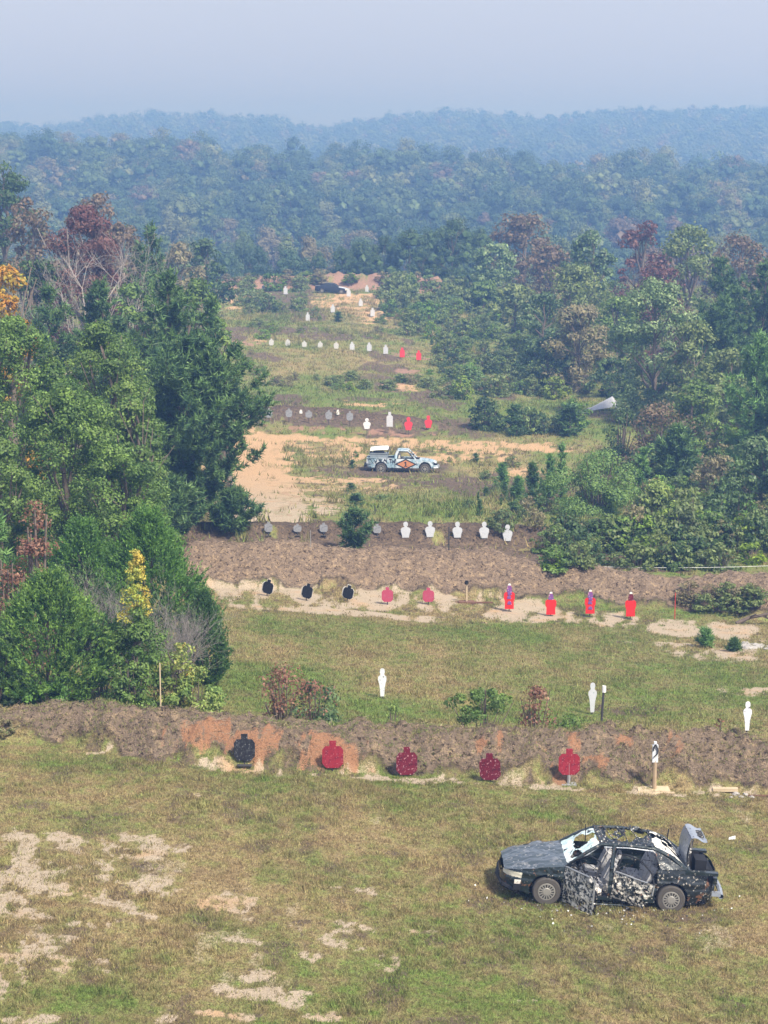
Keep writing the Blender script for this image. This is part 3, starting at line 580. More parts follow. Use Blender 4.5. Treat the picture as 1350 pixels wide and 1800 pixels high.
# broadleaf trees of the left wood
grown('broadleaf_tree', 'tall sweetgum like tree with yellow green leaves at the photo edge below the orange crown', T_, 45, 84, 548, 260, brd(46000, .145, cr=.105, nc=120, shape='dome'), L['sweetgum'], M['bark'])
grown('broadleaf_tree', 'rounded green tree beside the large pine in the left wood', T_, 195, 89, 556, 235, brd(46000, .145, cr=.105, nc=120, shape='dome'), L['green'], M['bark'])
grown('broadleaf_tree', 'spreading tree with yellow green leaf clusters in the middle of the left wood', T_, 130, 77, 665, 270, brd(46000, .13, cr=.105, nc=120, shape='dome'), L['sweetgum'], M['bark'])
grown('broadleaf_tree', 'lower dark green tree at the photo edge above the rusty shrub', T_, 10, 74, 760, 170, brd(20000, .13, cr=.14, nc=60), L['green'], M['bark'])
grown('broadleaf_tree', 'lower leafy tree in front of the large pine trunk', T_, 215, 75, 770, 190, brd(26000, .12, cr=.14, nc=66), L['sweetgum'], M['bark'])
grown('pine_tree', 'large pine with a dark open trunk at the edge of the sandy track', T_, 337, 99, 592, 262, pin(whorls=26, per=6, tuft=.36, nn=17, base=.08, wid=.038, shape='egg', dens=1.55), L['pine'], M['bark_dark'])
grown('pine_tree', 'bushy young pine below the large pine beside the white framed grey targets', T_, 405, 98.5, 868, 120, pin(whorls=12, per=6, tuft=.36, nn=14, wid=.035, dens=1.4), L['pine'], M['bark_dark'])
grown('pine_tree', 'dark bushy pine between the large pine and the second berm', T_, 300, 96, 845, 150, pin(whorls=12, per=6, tuft=.36, nn=14, wid=.035, dens=1.3), L['pine'], M['bark_dark'])
grown('pine_tree', 'small round pine seedling on the dark strip between the grey targets', T_, 624, 96.5, 897, 62, pin(whorls=9, per=6, tuft=.28, nn=13, wid=.028, base=.02, shape='egg', dens=1.4), L['pine'], M['bark_dark'])
grown('pine_tree', 'dense pine with a rounded top behind the large pine', T_, 305, 112, 474, 165, pin(whorls=20, per=6, tuft=.42, nn=14, wid=.045, shape='egg', dens=1.2), L['pine'], M['bark_dark'])
grown('pine_tree', 'pine standing behind the rounded green tree under the maroon crown', T_, 190, 116, 492, 150, pin(whorls=18, per=6, tuft=.42, nn=14, wid=.045, shape='egg', dens=1.2), L['pine'], M['bark_dark'])
grown('pine_tree', 'narrow pine on the open edge above the sandy track', T_, 378, 120, 520, 100, pin(whorls=18, per=5, tuft=.42, nn=14, wid=.045, shape='egg', dens=1.2), L['pine'], M['bark_dark'])
grown('pine_tree', 'pine between the orange crown and the maroon tree', T_, 95, 120, 500, 130, pin(whorls=17, per=5, tuft=.42, nn=14, wid=.045, shape='egg'), L['pine'], M['bark_dark'])
grown('autumn_tree', 'orange leaved tree at the photo edge above the sweetgum', T_, 25, 101, 458, 135, brd(9000, .24, cr=.16, nc=44), L['orange'], M['bark'])
grown('autumn_sapling', 'thin yellow green sapling beside the narrow pine at the slope edge', T_, 402, 112, 575, 42, brd(1500, .22, cr=.2, nc=18, shape='egg'), L['weed'], M['bark'])
grown('autumn_sapling', 'yellow tipped sapling poking out among the left pines', T_, 322, 108, 518, 46, brd(1200, .24, cr=.2, nc=18, shape='egg'), L['yellow'], M['bark'])
grown('broadleaf_tree', 'green filler tree low between the sweetgum and the large pine', T_, 245, 84, 690, 130, brd(10000, .18, cr=.15), L['green'], M['bark'])
grown('maroon_tree', 'maroon leaved tree rising over the left wood', T_, 158, 152, 352, 172, brd(22000, .25, cr=.13, nc=95), L['maroon'], M['bark_pale'])
grown('bare_tree', 'leafless pale tree standing in front of the maroon crown', T_, 178, 147, 372, 120, bar(stems=3, levels=4, r=.08), None, M['bark_pale'])
grown('bare_tree', 'leafless greyish tree above the orange crown', T_, 35, 142, 415, 120, bar(stems=2, levels=4, r=.06), None, M['bark_grey'])
grown('pine_tree', 'lone dark pine top beside the maroon tree', T_, 272, 162, 392, 78, pin(whorls=20, per=5, tuft=.5, nn=12, wid=.06, shape='egg'), L['pine'], M['bark_dark'])
grown('pine_tree', 'shorter dark pine leaning under the lone pine top', T_, 250, 158, 428, 90, pin(whorls=16, per=5, tuft=.5, nn=12, wid=.06, shape='egg'), L['pine'], M['bark_dark'])
grown('broadleaf_tree', 'tall grey green tree at the photo edge left of the maroon tree', T_, 15, 205, 278, 135, brd(5000, .42, cr=.15), L['darkg'], M['bark'])
grown('broadleaf_tree', 'faded tan tree between the grey green tree and the maroon tree', T_, 62, 190, 338, 120, brd(5000, .4, cr=.15), L['redtan'], M['bark'])
grown('broadleaf_tree', 'brownish green tree directly behind the maroon crown', T_, 175, 215, 332, 120, brd(4500, .42, cr=.15), L['redtan'], M['bark'])
grown('broadleaf_tree', 'low russet tree behind the lone pine top', T_, 222, 200, 385, 90, brd(3500, .42, cr=.15), L['redtan'], M['bark'])
grown('broadleaf_tree', 'autumn tinted tree behind the left pines', T_, 315, 235, 425, 95, brd(3500, .45, cr=.15), L['tan'], M['bark'])
grown('broadleaf_tree', 'dull green tree beside the clay berm end', T_, 365, 245, 418, 90, brd(3500, .45, cr=.15), L['darkg'], M['bark'])
grown('broadleaf_tree', 'green crown filling behind the narrow pine', T_, 345, 150, 478, 110, brd(5000, .34, cr=.15), L['green'], M['bark'])
grown('broadleaf_tree', 'grey green crown between the maroon tree and the pines', T_, 240, 135, 490, 110, brd(5000, .32, cr=.15), L['green'], M['bark'])
grown('broadleaf_tree', 'dusky tree low under the tan crown', T_, 75, 150, 440, 120, brd(5000, .34, cr=.15), L['darkg'], M['bark'])
# right wood
RW = [
 (920, 278, 370, 125, 'broadleaf_tree', 'tall faded reddish tree beyond the green clearing', 'redtan', 5000, .5),
 (868, 268, 425, 100, 'broadleaf_tree', 'pale tan green tree left of the tall reddish tree', 'silver', 4000, .5),
 (965, 262, 430, 110, 'broadleaf_tree', 'dusky violet green tree right of the tall reddish tree', 'redtan', 4000, .5),
 (850, 262, 492, 80, 'broadleaf_tree', 'low grey green tree below the tan tree by the clearing', 'green', 3500, .45),
 (905, 240, 500, 100, 'broadleaf_tree', 'low dull green tree below the tall reddish tree', 'olive', 3500, .45),
 (1035, 232, 402, 115, 'broadleaf_tree', 'dark rounded oak like tree left of the small maroon crown', 'blueg', 5000, .42),
 (1125, 240, 376, 95, 'maroon_tree', 'small maroon crown at the top of the right wood', 'maroon', 3500, .45),
 (1205, 222, 390, 150, 'broadleaf_tree', 'broad gold green tree right of the maroon crown', 'olive', 6000, .42),
 (1150, 212, 450, 110, 'maroon_tree', 'second maroon crown in the middle of the right wood', 'maroon', 3500, .4),
 (1295, 236, 408, 150, 'broadleaf_tree', 'pinkish grey tree behind the pines near the photo edge', 'redtan', 5000, .45),
 (1010, 215, 465, 150, 'broadleaf_tree', 'wide olive tree below the dark rounded oak', 'olive', 7000, .38),
 (955, 205, 500, 95, 'broadleaf_tree', 'dark spreading tree at the inner edge of the right wood', 'blueg', 4500, .34),
 (1085, 200, 520, 110, 'broadleaf_tree', 'mid green tree in the heart of the right wood', 'green', 5000, .36),
 (1015, 190, 535, 130, 'broadleaf_tree', 'dusty tan green tree above the pale tarpaulin heap', 'tan', 8000, .32),
 (965, 192, 590, 90, 'broadleaf_tree', 'low dark tree at the corner of the green mound', 'darkg', 3500, .32),
 (1150, 166, 484, 165, 'broadleaf_tree', 'big silvery green tree next to the pale tarpaulin heap', 'silver', 13000, .29),
 (1175, 172, 620, 130, 'broadleaf_tree', 'dark lower tree tucked beside the big silvery tree', 'blueg', 6000, .3),
 (1075, 186, 630, 90, 'broadleaf_tree', 'dark low tree directly behind the pale tarpaulin heap', 'darkg', 3500, .3),
 (1215, 160, 560, 110, 'broadleaf_tree', 'dull green tree between the silvery tree and the pines', 'olive', 5500, .3),
 (1280, 150, 610, 140, 'broadleaf_tree', 'dusky mixed green tree below the right pines', 'olive', 8000, .27),
 (1215, 142, 665, 110, 'broadleaf_tree', 'low bushy tree at the foot of the right wood', 'green', 5000, .26),
 (1335, 114, 765, 130, 'broadleaf_tree', 'deep blue green tree at the photo edge above the cable', 'blueg', 9000, .22),
 (1262, 122, 800, 95, 'broadleaf_tree', 'small brown tinged tree left of the deep blue green tree', 'tan', 3500, .22),
]
for px, D, yt, wd, nm, lab, lf, n_, ls in RW: grown(nm, lab, T_, px, D, yt, wd, brd(n_, ls, cr=.14, nc=60, base=.03), L[lf], M['bark'])
RP = [(1262, 176, 452, 120, 'tall dark pine in the upper right wood', 'pine'), (1335, 168, 458, 120, 'tall dark pine at the photo edge of the right wood', 'pine'),
      (1325, 132, 585, 120, 'lighter green pine at the photo edge below the dark pines', 'pine_light'), (1190, 130, 752, 72, 'young pine standing among shrubs left of the blue green tree', 'pine'),
      (1265, 165, 520, 110, 'shorter pine in front of the tall dark pine', 'pine'), (965, 124, 802, 34, 'thin pine sapling left of the round bush', 'pine_light'), (985, 121, 782, 30, 'taller thin pine sapling left of the round bush', 'pine_light'),
      (882, 128, 820, 26, 'small pine sapling right of the painted truck', 'pine_light'), (910, 122, 842, 28, 'pine seedling between the truck and the round bush', 'pine_light'), (935, 118, 815, 34, 'pine sapling in the scrub beside the round bush', 'pine'),
      (1130, 122, 790, 46, 'pine sapling just right of the round bush', 'pine_light'), (1240, 78, 1108, 36, 'tiny pine seedling on the sandy ground', 'pine_light'), (1290, 77, 1126, 22, 'tiniest pine seedling beside the pale rocks', 'pine')]
for px, D, yt, wd, lab, lf in RP:
    big = wd > 60; small = D < 90
    grown('pine_tree', lab, T_, px, D, yt, wd, pin(whorls=20 if big else 8, per=6 if big else 5, tuft=.45 if big else (.2 if small else .3), nn=14, wid=.05 if big else (.018 if small else .035), shape='egg' if big else 'cone', dens=1.2, base=.05), L[lf], M['bark_dark'])
grown('round_bush', 'large round feathery bush below the pine saplings', S_, 1047, 113, 792, 142, lambda s, H, W: (bush_shape(s, H, W, 24000, .13, 20, shape='egg', cr=.24)), L['roundbush'], M['bark'])
grown('leafy_shrub', 'light green leafy shrub right of the round bush', S_, 1158, 108, 846, 105, bsh(5500, .2, shape='egg'), L['weed'], M['bark'])
grown('leafy_shrub', 'dark shrub standing alone on the green mound', S_, 853, 160, 698, 72, bsh(3000, .26, shape='egg'), L['darkg'], M['bark'])
grown('leafy_shrub', 'brown red shrub bank below the pale tarpaulin heap', S_, 1160, 140, 705, 150, bsh(3500, .24), L['redtan'], M['bark'])
grown('leafy_shrub', 'dark shrub left of the brown red shrub bank', S_, 1090, 143, 715, 70, bsh(2500, .24), L['darkg'], M['bark'])
# shrubs along the near berm
grown('rusty_shrub', 'tall dry reddish brown shrub behind the first berm', S_, 497, 54.6, 1166, 105, lambda s, H, W: (bush_shape(s, H, W, 1900, .10, 22, shape='dome', cr=.22)), L['rust'], M['bark'])
grown('leafy_shrub', 'dark green shrub with reddish tips beside the dry reddish shrub', S_, 552, 54.4, 1198, 104, bsh(3200, .095), L['blueg'], M['bark'],
      extra=lambda r, H, W, s: (lambda q: link('dry_foliage', soup('dry_foliage', q), L['rust'], r))(broadleaf(s+3, H*1.05, W*.9, 420, .09, base=.5, shape='dome', nc=20, cr=.2)[0]))
grown('leafy_shrub', 'broad green shrub behind the fourth near target', S_, 848, 54.2, 1208, 150, bsh(4600, .095, cr=.14), L['green'], M['bark'])
grown('rusty_shrub', 'withered brown shrub right of the broad green shrub', S_, 940, 54.3, 1206, 84, lambda s, H, W: (bush_shape(s, H, W, 1200, .10, 14, shape='egg', cr=.22)), L['rust'], M['bark'])
grown('leafy_shrub', 'low spreading green shrub left of the black marker post', S_, 1000, 53.9, 1258, 90, bsh(1500, .09), L['green'], M['bark'])
grown('leafy_shrub', 'thin weedy shrub behind the middle near target', S_, 690, 54.2, 1238, 44, bsh(550, .09), L['weed'], M['bark'])
grown('rusty_shrub', 'small withered shrub left of the right white figure', S_, 1263, 53.8, 1262, 46, bsh(350, .09), L['rust'], M['bark'])
grown('rusty_shrub', 'tiny tan weed clump between the green shrubs on the berm', S_, 738, 53.8, 1263, 40, bsh(260, .08), L['tan'], M['bark'])
grown('leafy_shrub', 'low weeds at the end of the berm by the photo edge', S_, 5, 52.5, 1268, 60, bsh(1500, .09), L['tan'], M['bark'])

# ------------------------------------------------------------ repeated shrubs and trees (copies sharing meshes)
def proto_set(fn, n, leafm, barkm, one=False):
    out = []
    for k in range(n):
        f, tr = fn(100+k*13)
        q, t = (f, None) if f.shape[1] == 4 else (None, f)
        nq = (0 if q is None else len(q)); 
        if one:
            qq = tr if q is None else np.concatenate([q, tr]); nt_ = 0 if t is None else len(t)
            idx = np.concatenate([np.zeros(nq), np.ones(len(tr)), np.zeros(nt_)]).astype(int)
            me = soup('plant', qq, t, qm=idx); me.materials.append(leafm); me.materials.append(barkm); out.append(me)
        else:
            a = soup('crown', q, t); a.materials.append(leafm); b = soup('trunk', tr); b.materials.append(barkm); out.append((a, b))
    return out
ICO = None
def clumps(seed, nc, cr, shape='dome', H=1.25, W=1.0):
    global ICO
    if ICO is None:
        bm = bmesh.new(); bmesh.ops.create_icosphere(bm, subdivisions=1, radius=1); ICO = np.array([[v.co[:] for v in f.verts] for f in bm.faces]); bm.free()
    rs = np.random.RandomState(seed); s = rs.uniform(0, 1, nc)**.8; a = np.arange(nc)*2.4; rr = env(s, shape)*W/2*np.sqrt(rs.uniform(.1, .8, nc)); out = []
    for k in range(nc):
        m = ICO*cr*W*rs.uniform(.8, 1.3)*np.array([1, 1, .75]); m = m*(1+.18*np.sin(m[..., :1]*40+k)*np.sin(m[..., 1:2]*37+m[..., 2:]*29)); m = m+np.array([np.cos(a[k])*rr[k], np.sin(a[k])*rr[k], H*(.05+.85*s[k])]); out.append(np.concatenate([m, m[:, 2:]], 1))
    return np.concatenate(out)
def core(q, seed, H, W, shape='dome'): return np.concatenate([q, clumps(seed, 20, .12, shape, H, W)])
P_ = {
 'bush': proto_set(lambda s: bush_shape(s, 1.0, 1.1, 900, .13), 4, L['bush'], M['bark'], True),
 'bush_olive': proto_set(lambda s: bush_shape(s, 1.0, 1.1, 900, .13), 2, L['olive'], M['bark'], True),
 'bush_dark': proto_set(lambda s: bush_shape(s, 1.0, 1.1, 900, .13), 2, L['darkg'], M['bark'], True),
 'bush_tan': proto_set(lambda s: bush_shape(s, 1.0, 1.1, 800, .11, cr=.14), 2, L['tan'], M['bark'], True),
 'bush_yellow': proto_set(lambda s: bush_shape(s, 1.0, 1.1, 900, .10, cr=.14), 2, L['yellowflower'], M['bark'], True),
 'seedling': proto_set(lambda s: pine_shape(s, 1.5, .8, whorls=7, per=4, tuft=.25, nn=9, base=.03, wid=.03), 3, L['pine'], M['bark_dark'], True),
 'oak': proto_set(lambda s: (lambda r: (core(r[0], s, 12, 9), r[1]))(broadleaf(s, 12, 9, 6500, .36, base=.05, cr=.15, nc=44)), 4, L['forest'], M['bark'], True),
 'oak_dark': proto_set(lambda s: (lambda r: (core(r[0], s, 12, 9), r[1]))(broadleaf(s, 12, 9, 6500, .36, base=.02, cr=.15, nc=44)), 3, L['darkg'], M['bark'], True),
 'slim': proto_set(lambda s: (lambda r: (core(r[0], s, 13, 6, 'egg'), r[1]))(broadleaf(s, 13, 6, 4500, .36, base=.05, cr=.16, nc=36, shape='egg')), 2, L['forest'], M['bark'], True),
}
def place(me, name, label, cat, group, px, D, ytop, wpx, pw, ph, z0=None):
    x, y, z = spot(px, D); o = bpy.data.objects.new(name, me); COL.objects.link(o)
    H = (max(rowz(ytop, D)-z, .2)) if ytop is not None else z0; Wd = wpx/ppm(D, z)
    o.location = (x, y, z-.05); o.rotation_euler = (0, 0, random.uniform(0, 6.28)); o.scale = (Wd/pw, Wd/pw, H/ph); tag(o, label, cat, group); return o
random.seed(5)
CLEAR = [(465, 750, 590, 668), (630, 785, 780, 885), (965, 1125, 800, 945), (490, 515, 505, 535), (530, 552, 550, 585), (572, 600, 535, 568), (600, 662, 500, 585), (555, 620, 500, 525), (725, 742, 505, 530), (455, 475, 500, 520), (1030, 1095, 690, 760)]
def scatter(n, kinds, x0, x1, y0, y1, D0, D1, hm, wr, name, label, cat, group, poly=None):
    """shrubs rooted in the strip between photo rows y0..y1 (far..near) at their true distance"""
    c = 0; tries = 0
    while c < n and tries < n*20:
        tries += 1; px = random.uniform(x0, x1); py = random.uniform(y0, y1)
        X, Y, Z = at(px, py)
        if not (D0 <= Y <= D1): continue
        if any(a <= px <= b and c_ <= py <= d for a, b, c_, d in CLEAR): continue
        k = random.choice(kinds); H = random.uniform(*hm); W = H*random.uniform(*wr); me = random.choice(P_[k]); o = bpy.data.objects.new(name, me); COL.objects.link(o)
        o.location = (X, Y, Z-.04); o.rotation_euler = (0, 0, random.uniform(0, 6.28)); s = (W/1.1, W/1.1, H) if k != 'seedling' else (W/.8, W/.8, H/1.5); o.scale = s; tag(o, label, cat, group); c += 1
scatter(48, ['bush', 'bush_olive', 'bush_dark'], 930, 1350, 940, 985, 88, 112, (.8, 1.7), (.8, 1.4), 'brush_shrub', 'shrub in the thick brush behind the second berm under the cable', S_, 'brush behind the second berm')
scatter(14, ['bush_yellow'], 960, 1180, 945, 985, 88, 112, (.9, 1.5), (.9, 1.3), 'flowering_shrub', 'yellow flowering weed bush in the brush behind the second berm', S_, 'yellow flowering bushes behind the second berm')
scatter(40, ['bush', 'bush', 'bush_olive', 'bush_tan', 'bush_dark'], 1110, 1350, 870, 960, 95, 128, (1.1, 2.4), (.8, 1.3), 'brush_shrub', 'shrub on the scrubby slope between the round bush and the photo edge', S_, 'shrubs on the scrubby right slope')
scatter(22, ['bush_tan', 'bush', 'bush_olive'], 1080, 1350, 770, 850, 112, 150, (1.5, 3.5), (.9, 1.4), 'slope_shrub', 'shrub below the right wood above the young pine', S_, 'shrubs below the right wood')
scatter(13, ['seedling'], 840, 1010, 820, 925, 100, 140, (.5, 1.2), (.4, .55), 'pine_seedling', 'small pine seedling in the rough grass right of the truck', 'pine seedling', 'pine seedlings right of the truck')
scatter(12, ['bush_tan', 'bush', 'bush_yellow'], 860, 1000, 850, 935, 95, 125, (.6, 1.3), (.9, 1.5), 'scrub_bush', 'low scrub bush left of the round bush', S_, 'low scrub left of the round bush')
scatter(16, ['bush_dark', 'seedling', 'bush'], 900, 1060, 745, 768, 145, 170, (1.0, 2.6), (.7, 1.2), 'scrub_bush', 'scrub bush at the foot of the green mound', S_, 'scrub at the foot of the green mound')
scatter(60, ['bush', 'bush_dark', 'bush_olive'], 770, 1000, 640, 702, 170, 225, (.9, 2.2), (.9, 1.5), 'scrub_bush', 'dense scrub bush behind the green mound', S_, 'scrub behind the green mound')
scatter(90, ['bush', 'bush', 'bush_olive'], 680, 960, 535, 628, 208, 290, (1.0, 2.5), (.9, 1.5), 'thicket_bush', 'bush in the thicket right of the far clearing', S_, 'thicket right of the far clearing')
scatter(26, ['bush', 'bush_olive'], 650, 840, 505, 550, 240, 292, (2.0, 3.4), (.9, 1.3), 'thicket_bush', 'bush in the thicket below the far clay berm', S_, 'thicket below the far clay berm')
scatter(18, ['bush', 'bush_olive'], 420, 560, 500, 560, 235, 292, (1.2, 2.6), (1, 1.5), 'clearing_bush', 'bush at the back of the far clearing beside the distant car', S_, 'bushes beside the distant car')
scatter(9, ['bush', 'bush_olive'], 560, 740, 668, 690, 180, 215, (.5, 1.1), (1, 1.8), 'hollow_bush', 'bush in the hollow below the fifth row of targets', S_, 'bushes in the hollow below the target row')
scatter(80, ['bush', 'bush_tan', 'bush_olive'], 425, 900, 560, 690, 180, 265, (.4, 1.2), (1, 2), 'hollow_bush', 'low weedy clump on the far grassy slope', S_, 'weedy clumps on the far slope')
scatter(12, ['bush', 'seedling'], 560, 900, 780, 905, 106, 150, (.4, .9), (.8, 1.6), 'track_bush', 'small clump in the grass around the painted truck', S_, 'clumps around the painted truck')
scatter(8, ['bush_dark', 'bush_tan'], 900, 1340, 935, 965, 88, 106, (.8, 1.4), (.9, 1.3), 'brush_shrub', 'shrub at the end of the dark strip beside the last white target', S_, 'brush beside the last white target')
scatter(16, ['bush_tan', 'bush_olive'], 1190, 1350, 1045, 1072, 84, 96, (.4, .9), (1.1, 1.8), 'berm_weed', 'weed clump on the overgrown end of the second berm', S_, 'weeds on the end of the second berm')
scatter(22, ['bush_olive', 'bush', 'bush_dark'], 960, 1350, 985, 1003, 88, 100, (.6, 1.5), (1., 1.5), 'brush_shrub', 'low shrub right behind the crest of the second berm', S_, 'shrubs behind the crest of the second berm')
scatter(14, ['bush_dark', 'bush', 'seedling'], 560, 840, 600, 625, 200, 240, (.6, 1.5), (.8, 1.3), 'hollow_bush', 'dark clump behind the fifth row of targets', S_, 'dark clumps behind the fifth target row')
scatter(26, ['bush', 'bush_dark', 'bush_tan'], 395, 770, 488, 503, 286, 300, (.8, 1.9), (1, 1.8), 'clay_bank_bush', 'bush growing on the far clay bank', S_, 'bushes on the far clay bank')
place(P_['seedling'][0], 'pine_tree', 'dark little pine in the middle of the far clearing', T_, None, 595, 246, 548, 20, .8, 1.5)
place(P_['bush'][0], 'leafy_shrub', 'small shrub alone in the grass below the painted truck', S_, None, 668, 118, 868, 26, 1.1, 1.0)
# dark oaks behind the clay berm
for i, (px, D, yt, wd) in enumerate([(603, 312, 432, 55), (638, 318, 418, 62), (678, 312, 412, 66), (718, 308, 400, 80), (760, 314, 398, 70), (797, 304, 382, 92), (840, 312, 400, 70), (655, 305, 440, 50), (745, 302, 440, 60), (560, 330, 440, 50)]):
    place(P_['oak_dark'][i % 3], 'oak_tree', 'dark oak in the row behind the far clay berm', T_, 'dark oaks behind the far clay berm', px, D, yt, wd, 9, 12)
for i, (px, D, yt, wd) in enumerate([(1400, 112, 790, 150), (1440, 130, 600, 190), (1470, 160, 480, 200), (1400, 190, 440, 160), (1500, 210, 400, 200), (1430, 98, 900, 120), (-70, 64, 900, 180), (-90, 80, 600, 260), (-80, 105, 480, 220), (-70, 150, 330, 180)]):
    place(P_['oak'][i % 4], 'broadleaf_tree', 'broadleaf tree in the wood just beyond the edge of the photo', T_, 'trees just beyond the edge of the photo', px, D, yt, wd, 9, 12)
# valley trees between the clay berm and the blue hillside
for i in range(46):
    D = random.uniform(325, 400); px = random.uniform(-20, 1370); yt = np.interp(D, [325, 400], [455, 415])+random.uniform(-22, 14)
    place(random.choice(P_['oak']+P_['slim']), 'valley_tree', 'tree in the hazy valley behind the clay berm', T_, 'trees in the hazy valley', px, D, yt, random.uniform(55, 95), 8, 12)
# individual trees up the front of the blue hillside
kk = 0
for D in np.arange(470, 602, 10.5):
    n = int(2*.215*D/10.2)
    for j in range(n):
        x = (-.215*D + (j+.5+random.uniform(-.4, .4))*10.2); y = D+random.uniform(-4, 4); z = float(h(x, y)); me = random.choice(P_['oak']*2+P_['slim'])
        o = bpy.data.objects.new('hillside_tree', me); COL.objects.link(o); s = random.uniform(.85, 1.6); o.location = (x, y, z-.3); o.scale = (s, s, s*random.uniform(.85, 1.15)); o.rotation_euler = (0, 0, random.uniform(0, 6.28))
        tag(o, 'tree on the lower face of the hazy blue hillside', T_, 'trees on the lower hazy hillside'); kk += 1
print('hillside trees', kk)
# the rest of the far wood: crowns merge into one mass
def forest(name, y0, y1, step, size, nleaf, ls, label, half=.215, seed=3, shape='dome'):
    rs = np.random.RandomState(seed); protos = [broadleaf(200+k, 1.25, 1.0, nleaf, ls, base=.0, cr=.2, nc=26, shape=shape)[0] for k in range(6)]; protos = [np.concatenate([p_, clumps(300+k, 16, .11, shape)]) for k, p_ in enumerate(protos)]; Qs, Ts = [], []
    y = y0
    while y < y1:
        n = int(2*half*y/step); xs = -half*y+(np.arange(n)+.5+rs.uniform(-.4, .4, n))*step; ys = y+rs.uniform(-.4, .4, n)*step; zs = h(xs, ys)
        for i in range(n):
            q = protos[rs.randint(6)]; s = size*rs.uniform(.75, 1.35); a = rs.uniform(0, 6.28); c, s_ = math.cos(a), math.sin(a); m = np.array([[c, -s_, 0], [s_, c, 0], [0, 0, rs.uniform(.75, 1.1)]])*s
            Qs.append((q@m.T+np.array([xs[i], ys[i], zs[i]])).astype(np.float32)); Ts.append(np.full(len(q)*4, rs.rand(), np.float32))
        y += step*1.15
    me = soup(name, np.concatenate(Qs)); a_ = me.attributes.new('tint', 'FLOAT', 'POINT'); a_.data.foreach_set('value', np.concatenate(Ts)); tag(link(name, me, L['forest_mass']), label, 'forest', kind='stuff'); print(name, len(Qs))
forest('hillside_forest', 604, 805, 9.8, 11.0, 1700, .045, 'dense hazy blue green forest covering the middle hillside')
forest('ridge_forest', 1330, 1975, 12.5, 12, 200, .08, 'far bluish forest covering the last ridge against the sky', seed=9)
forest('hollow_forest', 815, 960, 15, 12, 160, .10, 'hazy forest dropping behind the middle hill crest', seed=12)

# ------------------------------------------------------------ air
hz = soup('haze', boxq(-1250, 1250, -25, 2350, -40, 58)); g = N('hazy_air')
pv = g.n('ShaderNodeVolumePrincipled'); pv.inputs['Color'].default_value = (.22, .42, .88, 1); pv.inputs['Absorption Color'].default_value = (.5, .5, .5, 1); pv.inputs['Density'].default_value = .0013; pv.inputs['Anisotropy'].default_value = .2
g.t.links.new(pv.outputs[0], g.out.inputs['Volume']); tag(link('haze', hz, g.m), 'blue haze filling the air over the range', 'haze', kind='stuff')
# ------------------------------------------------------------ steel and card targets
def tmat(name, c, spk=None, sc_=14, th=.33, rough=.6, worn=None):
    g = N(name); col = g.mix(g.noise(6, 4), tuple(v*.8 for v in c), tuple(min(v*1.2, .9) for v in c))
    if worn is not None: col = g.mix(g.ramp(g.noise(9, 4, .65), .50, .66), col, worn)
    if spk is not None:
        f = g.ramp(g.noise(sc_*1.5, 3, .6), .655-th*.12, .69-th*.12); col = g.mix(f, col, spk)
    return g.done(g.bsdf(col, rough, 0, .25))
TM = {
 'black': tmat('chipped_black_steel', (.018, .018, .022), (.17, .18, .20), 13, .36, worn=(.06, .065, .075)),
 'red': tmat('chipped_red_steel', (.27, .02, .035), (.38, .16, .17), 15, .30, worn=(.15, .012, .03)),
 'dred': tmat('chipped_dark_red_steel', (.13, .010, .024), (.40, .22, .25), 11, .5, worn=(.06, .006, .018)),
 'flatblack': tmat('matt_black_card', (.012, .012, .014), (.09, .09, .09), 14, .25),
 'card': tmat('white_card', (.75, .74, .72)),
 'pink': tmat('faded_crimson_steel', (.38, .06, .11), (.30, .16, .26), 9, .4, worn=(.40, .06, .12)),
 'scarlet': tmat('scarlet_torso', (.62, .02, .02), (.45, .04, .06), 7, .35),
 'purple': tmat('purple_splattered', (.16, .07, .26), (.75, .7, .8), 12, .35, worn=(.45, .08, .16)),
 'white': tmat('white_painted_steel', (.52, .54, .59), (.30, .38, .42), 9, .3),
 'whitepock': tmat('pocked_white_steel', (.68, .70, .74), (.08, .08, .10), 9, .34, worn=(.45, .48, .52)),
 'grey': tmat('bare_grey_steel', (.27, .28, .31), (.5, .5, .52), 8, .25, worn=(.16, .16, .18)),
 'palegrey': tmat('faded_white_steel', (.52, .52, .53)),
 'coral': tmat('fluorescent_red_card', (.66, .05, .07), (.6, .18, .18), 6, .2),
 'wood': plain('weathered_wood', (.36, .27, .18), .85, var=.35, scale=12), 'woodpale': plain('pale_cut_lumber', (.50, .40, .27), .85, var=.25, scale=9),
 'iron': plain('dark_iron', (.05, .048, .05), .7, var=.3), 'rust': plain('rusty_steel', (.16, .085, .06), .85, var=.5), 'ironlight': plain('galvanised_steel', (.35, .35, .36), .5, .3, var=.3),
 'redstake': plain('red_painted_stake', (.45, .05, .04), .6, var=.3), 'rope': plain('white_cable', (.72, .73, .74), .6, var=.1), 'rock': plain('pale_rock', (.34, .32, .30), .9, var=.3, scale=5),
 'tarp': plain('pale_grey_tarpaulin', (.42, .43, .47), .6, var=.25, scale=2), 'log': plain('dark_fallen_wood', (.11, .085, .07), .95, var=.5),
}
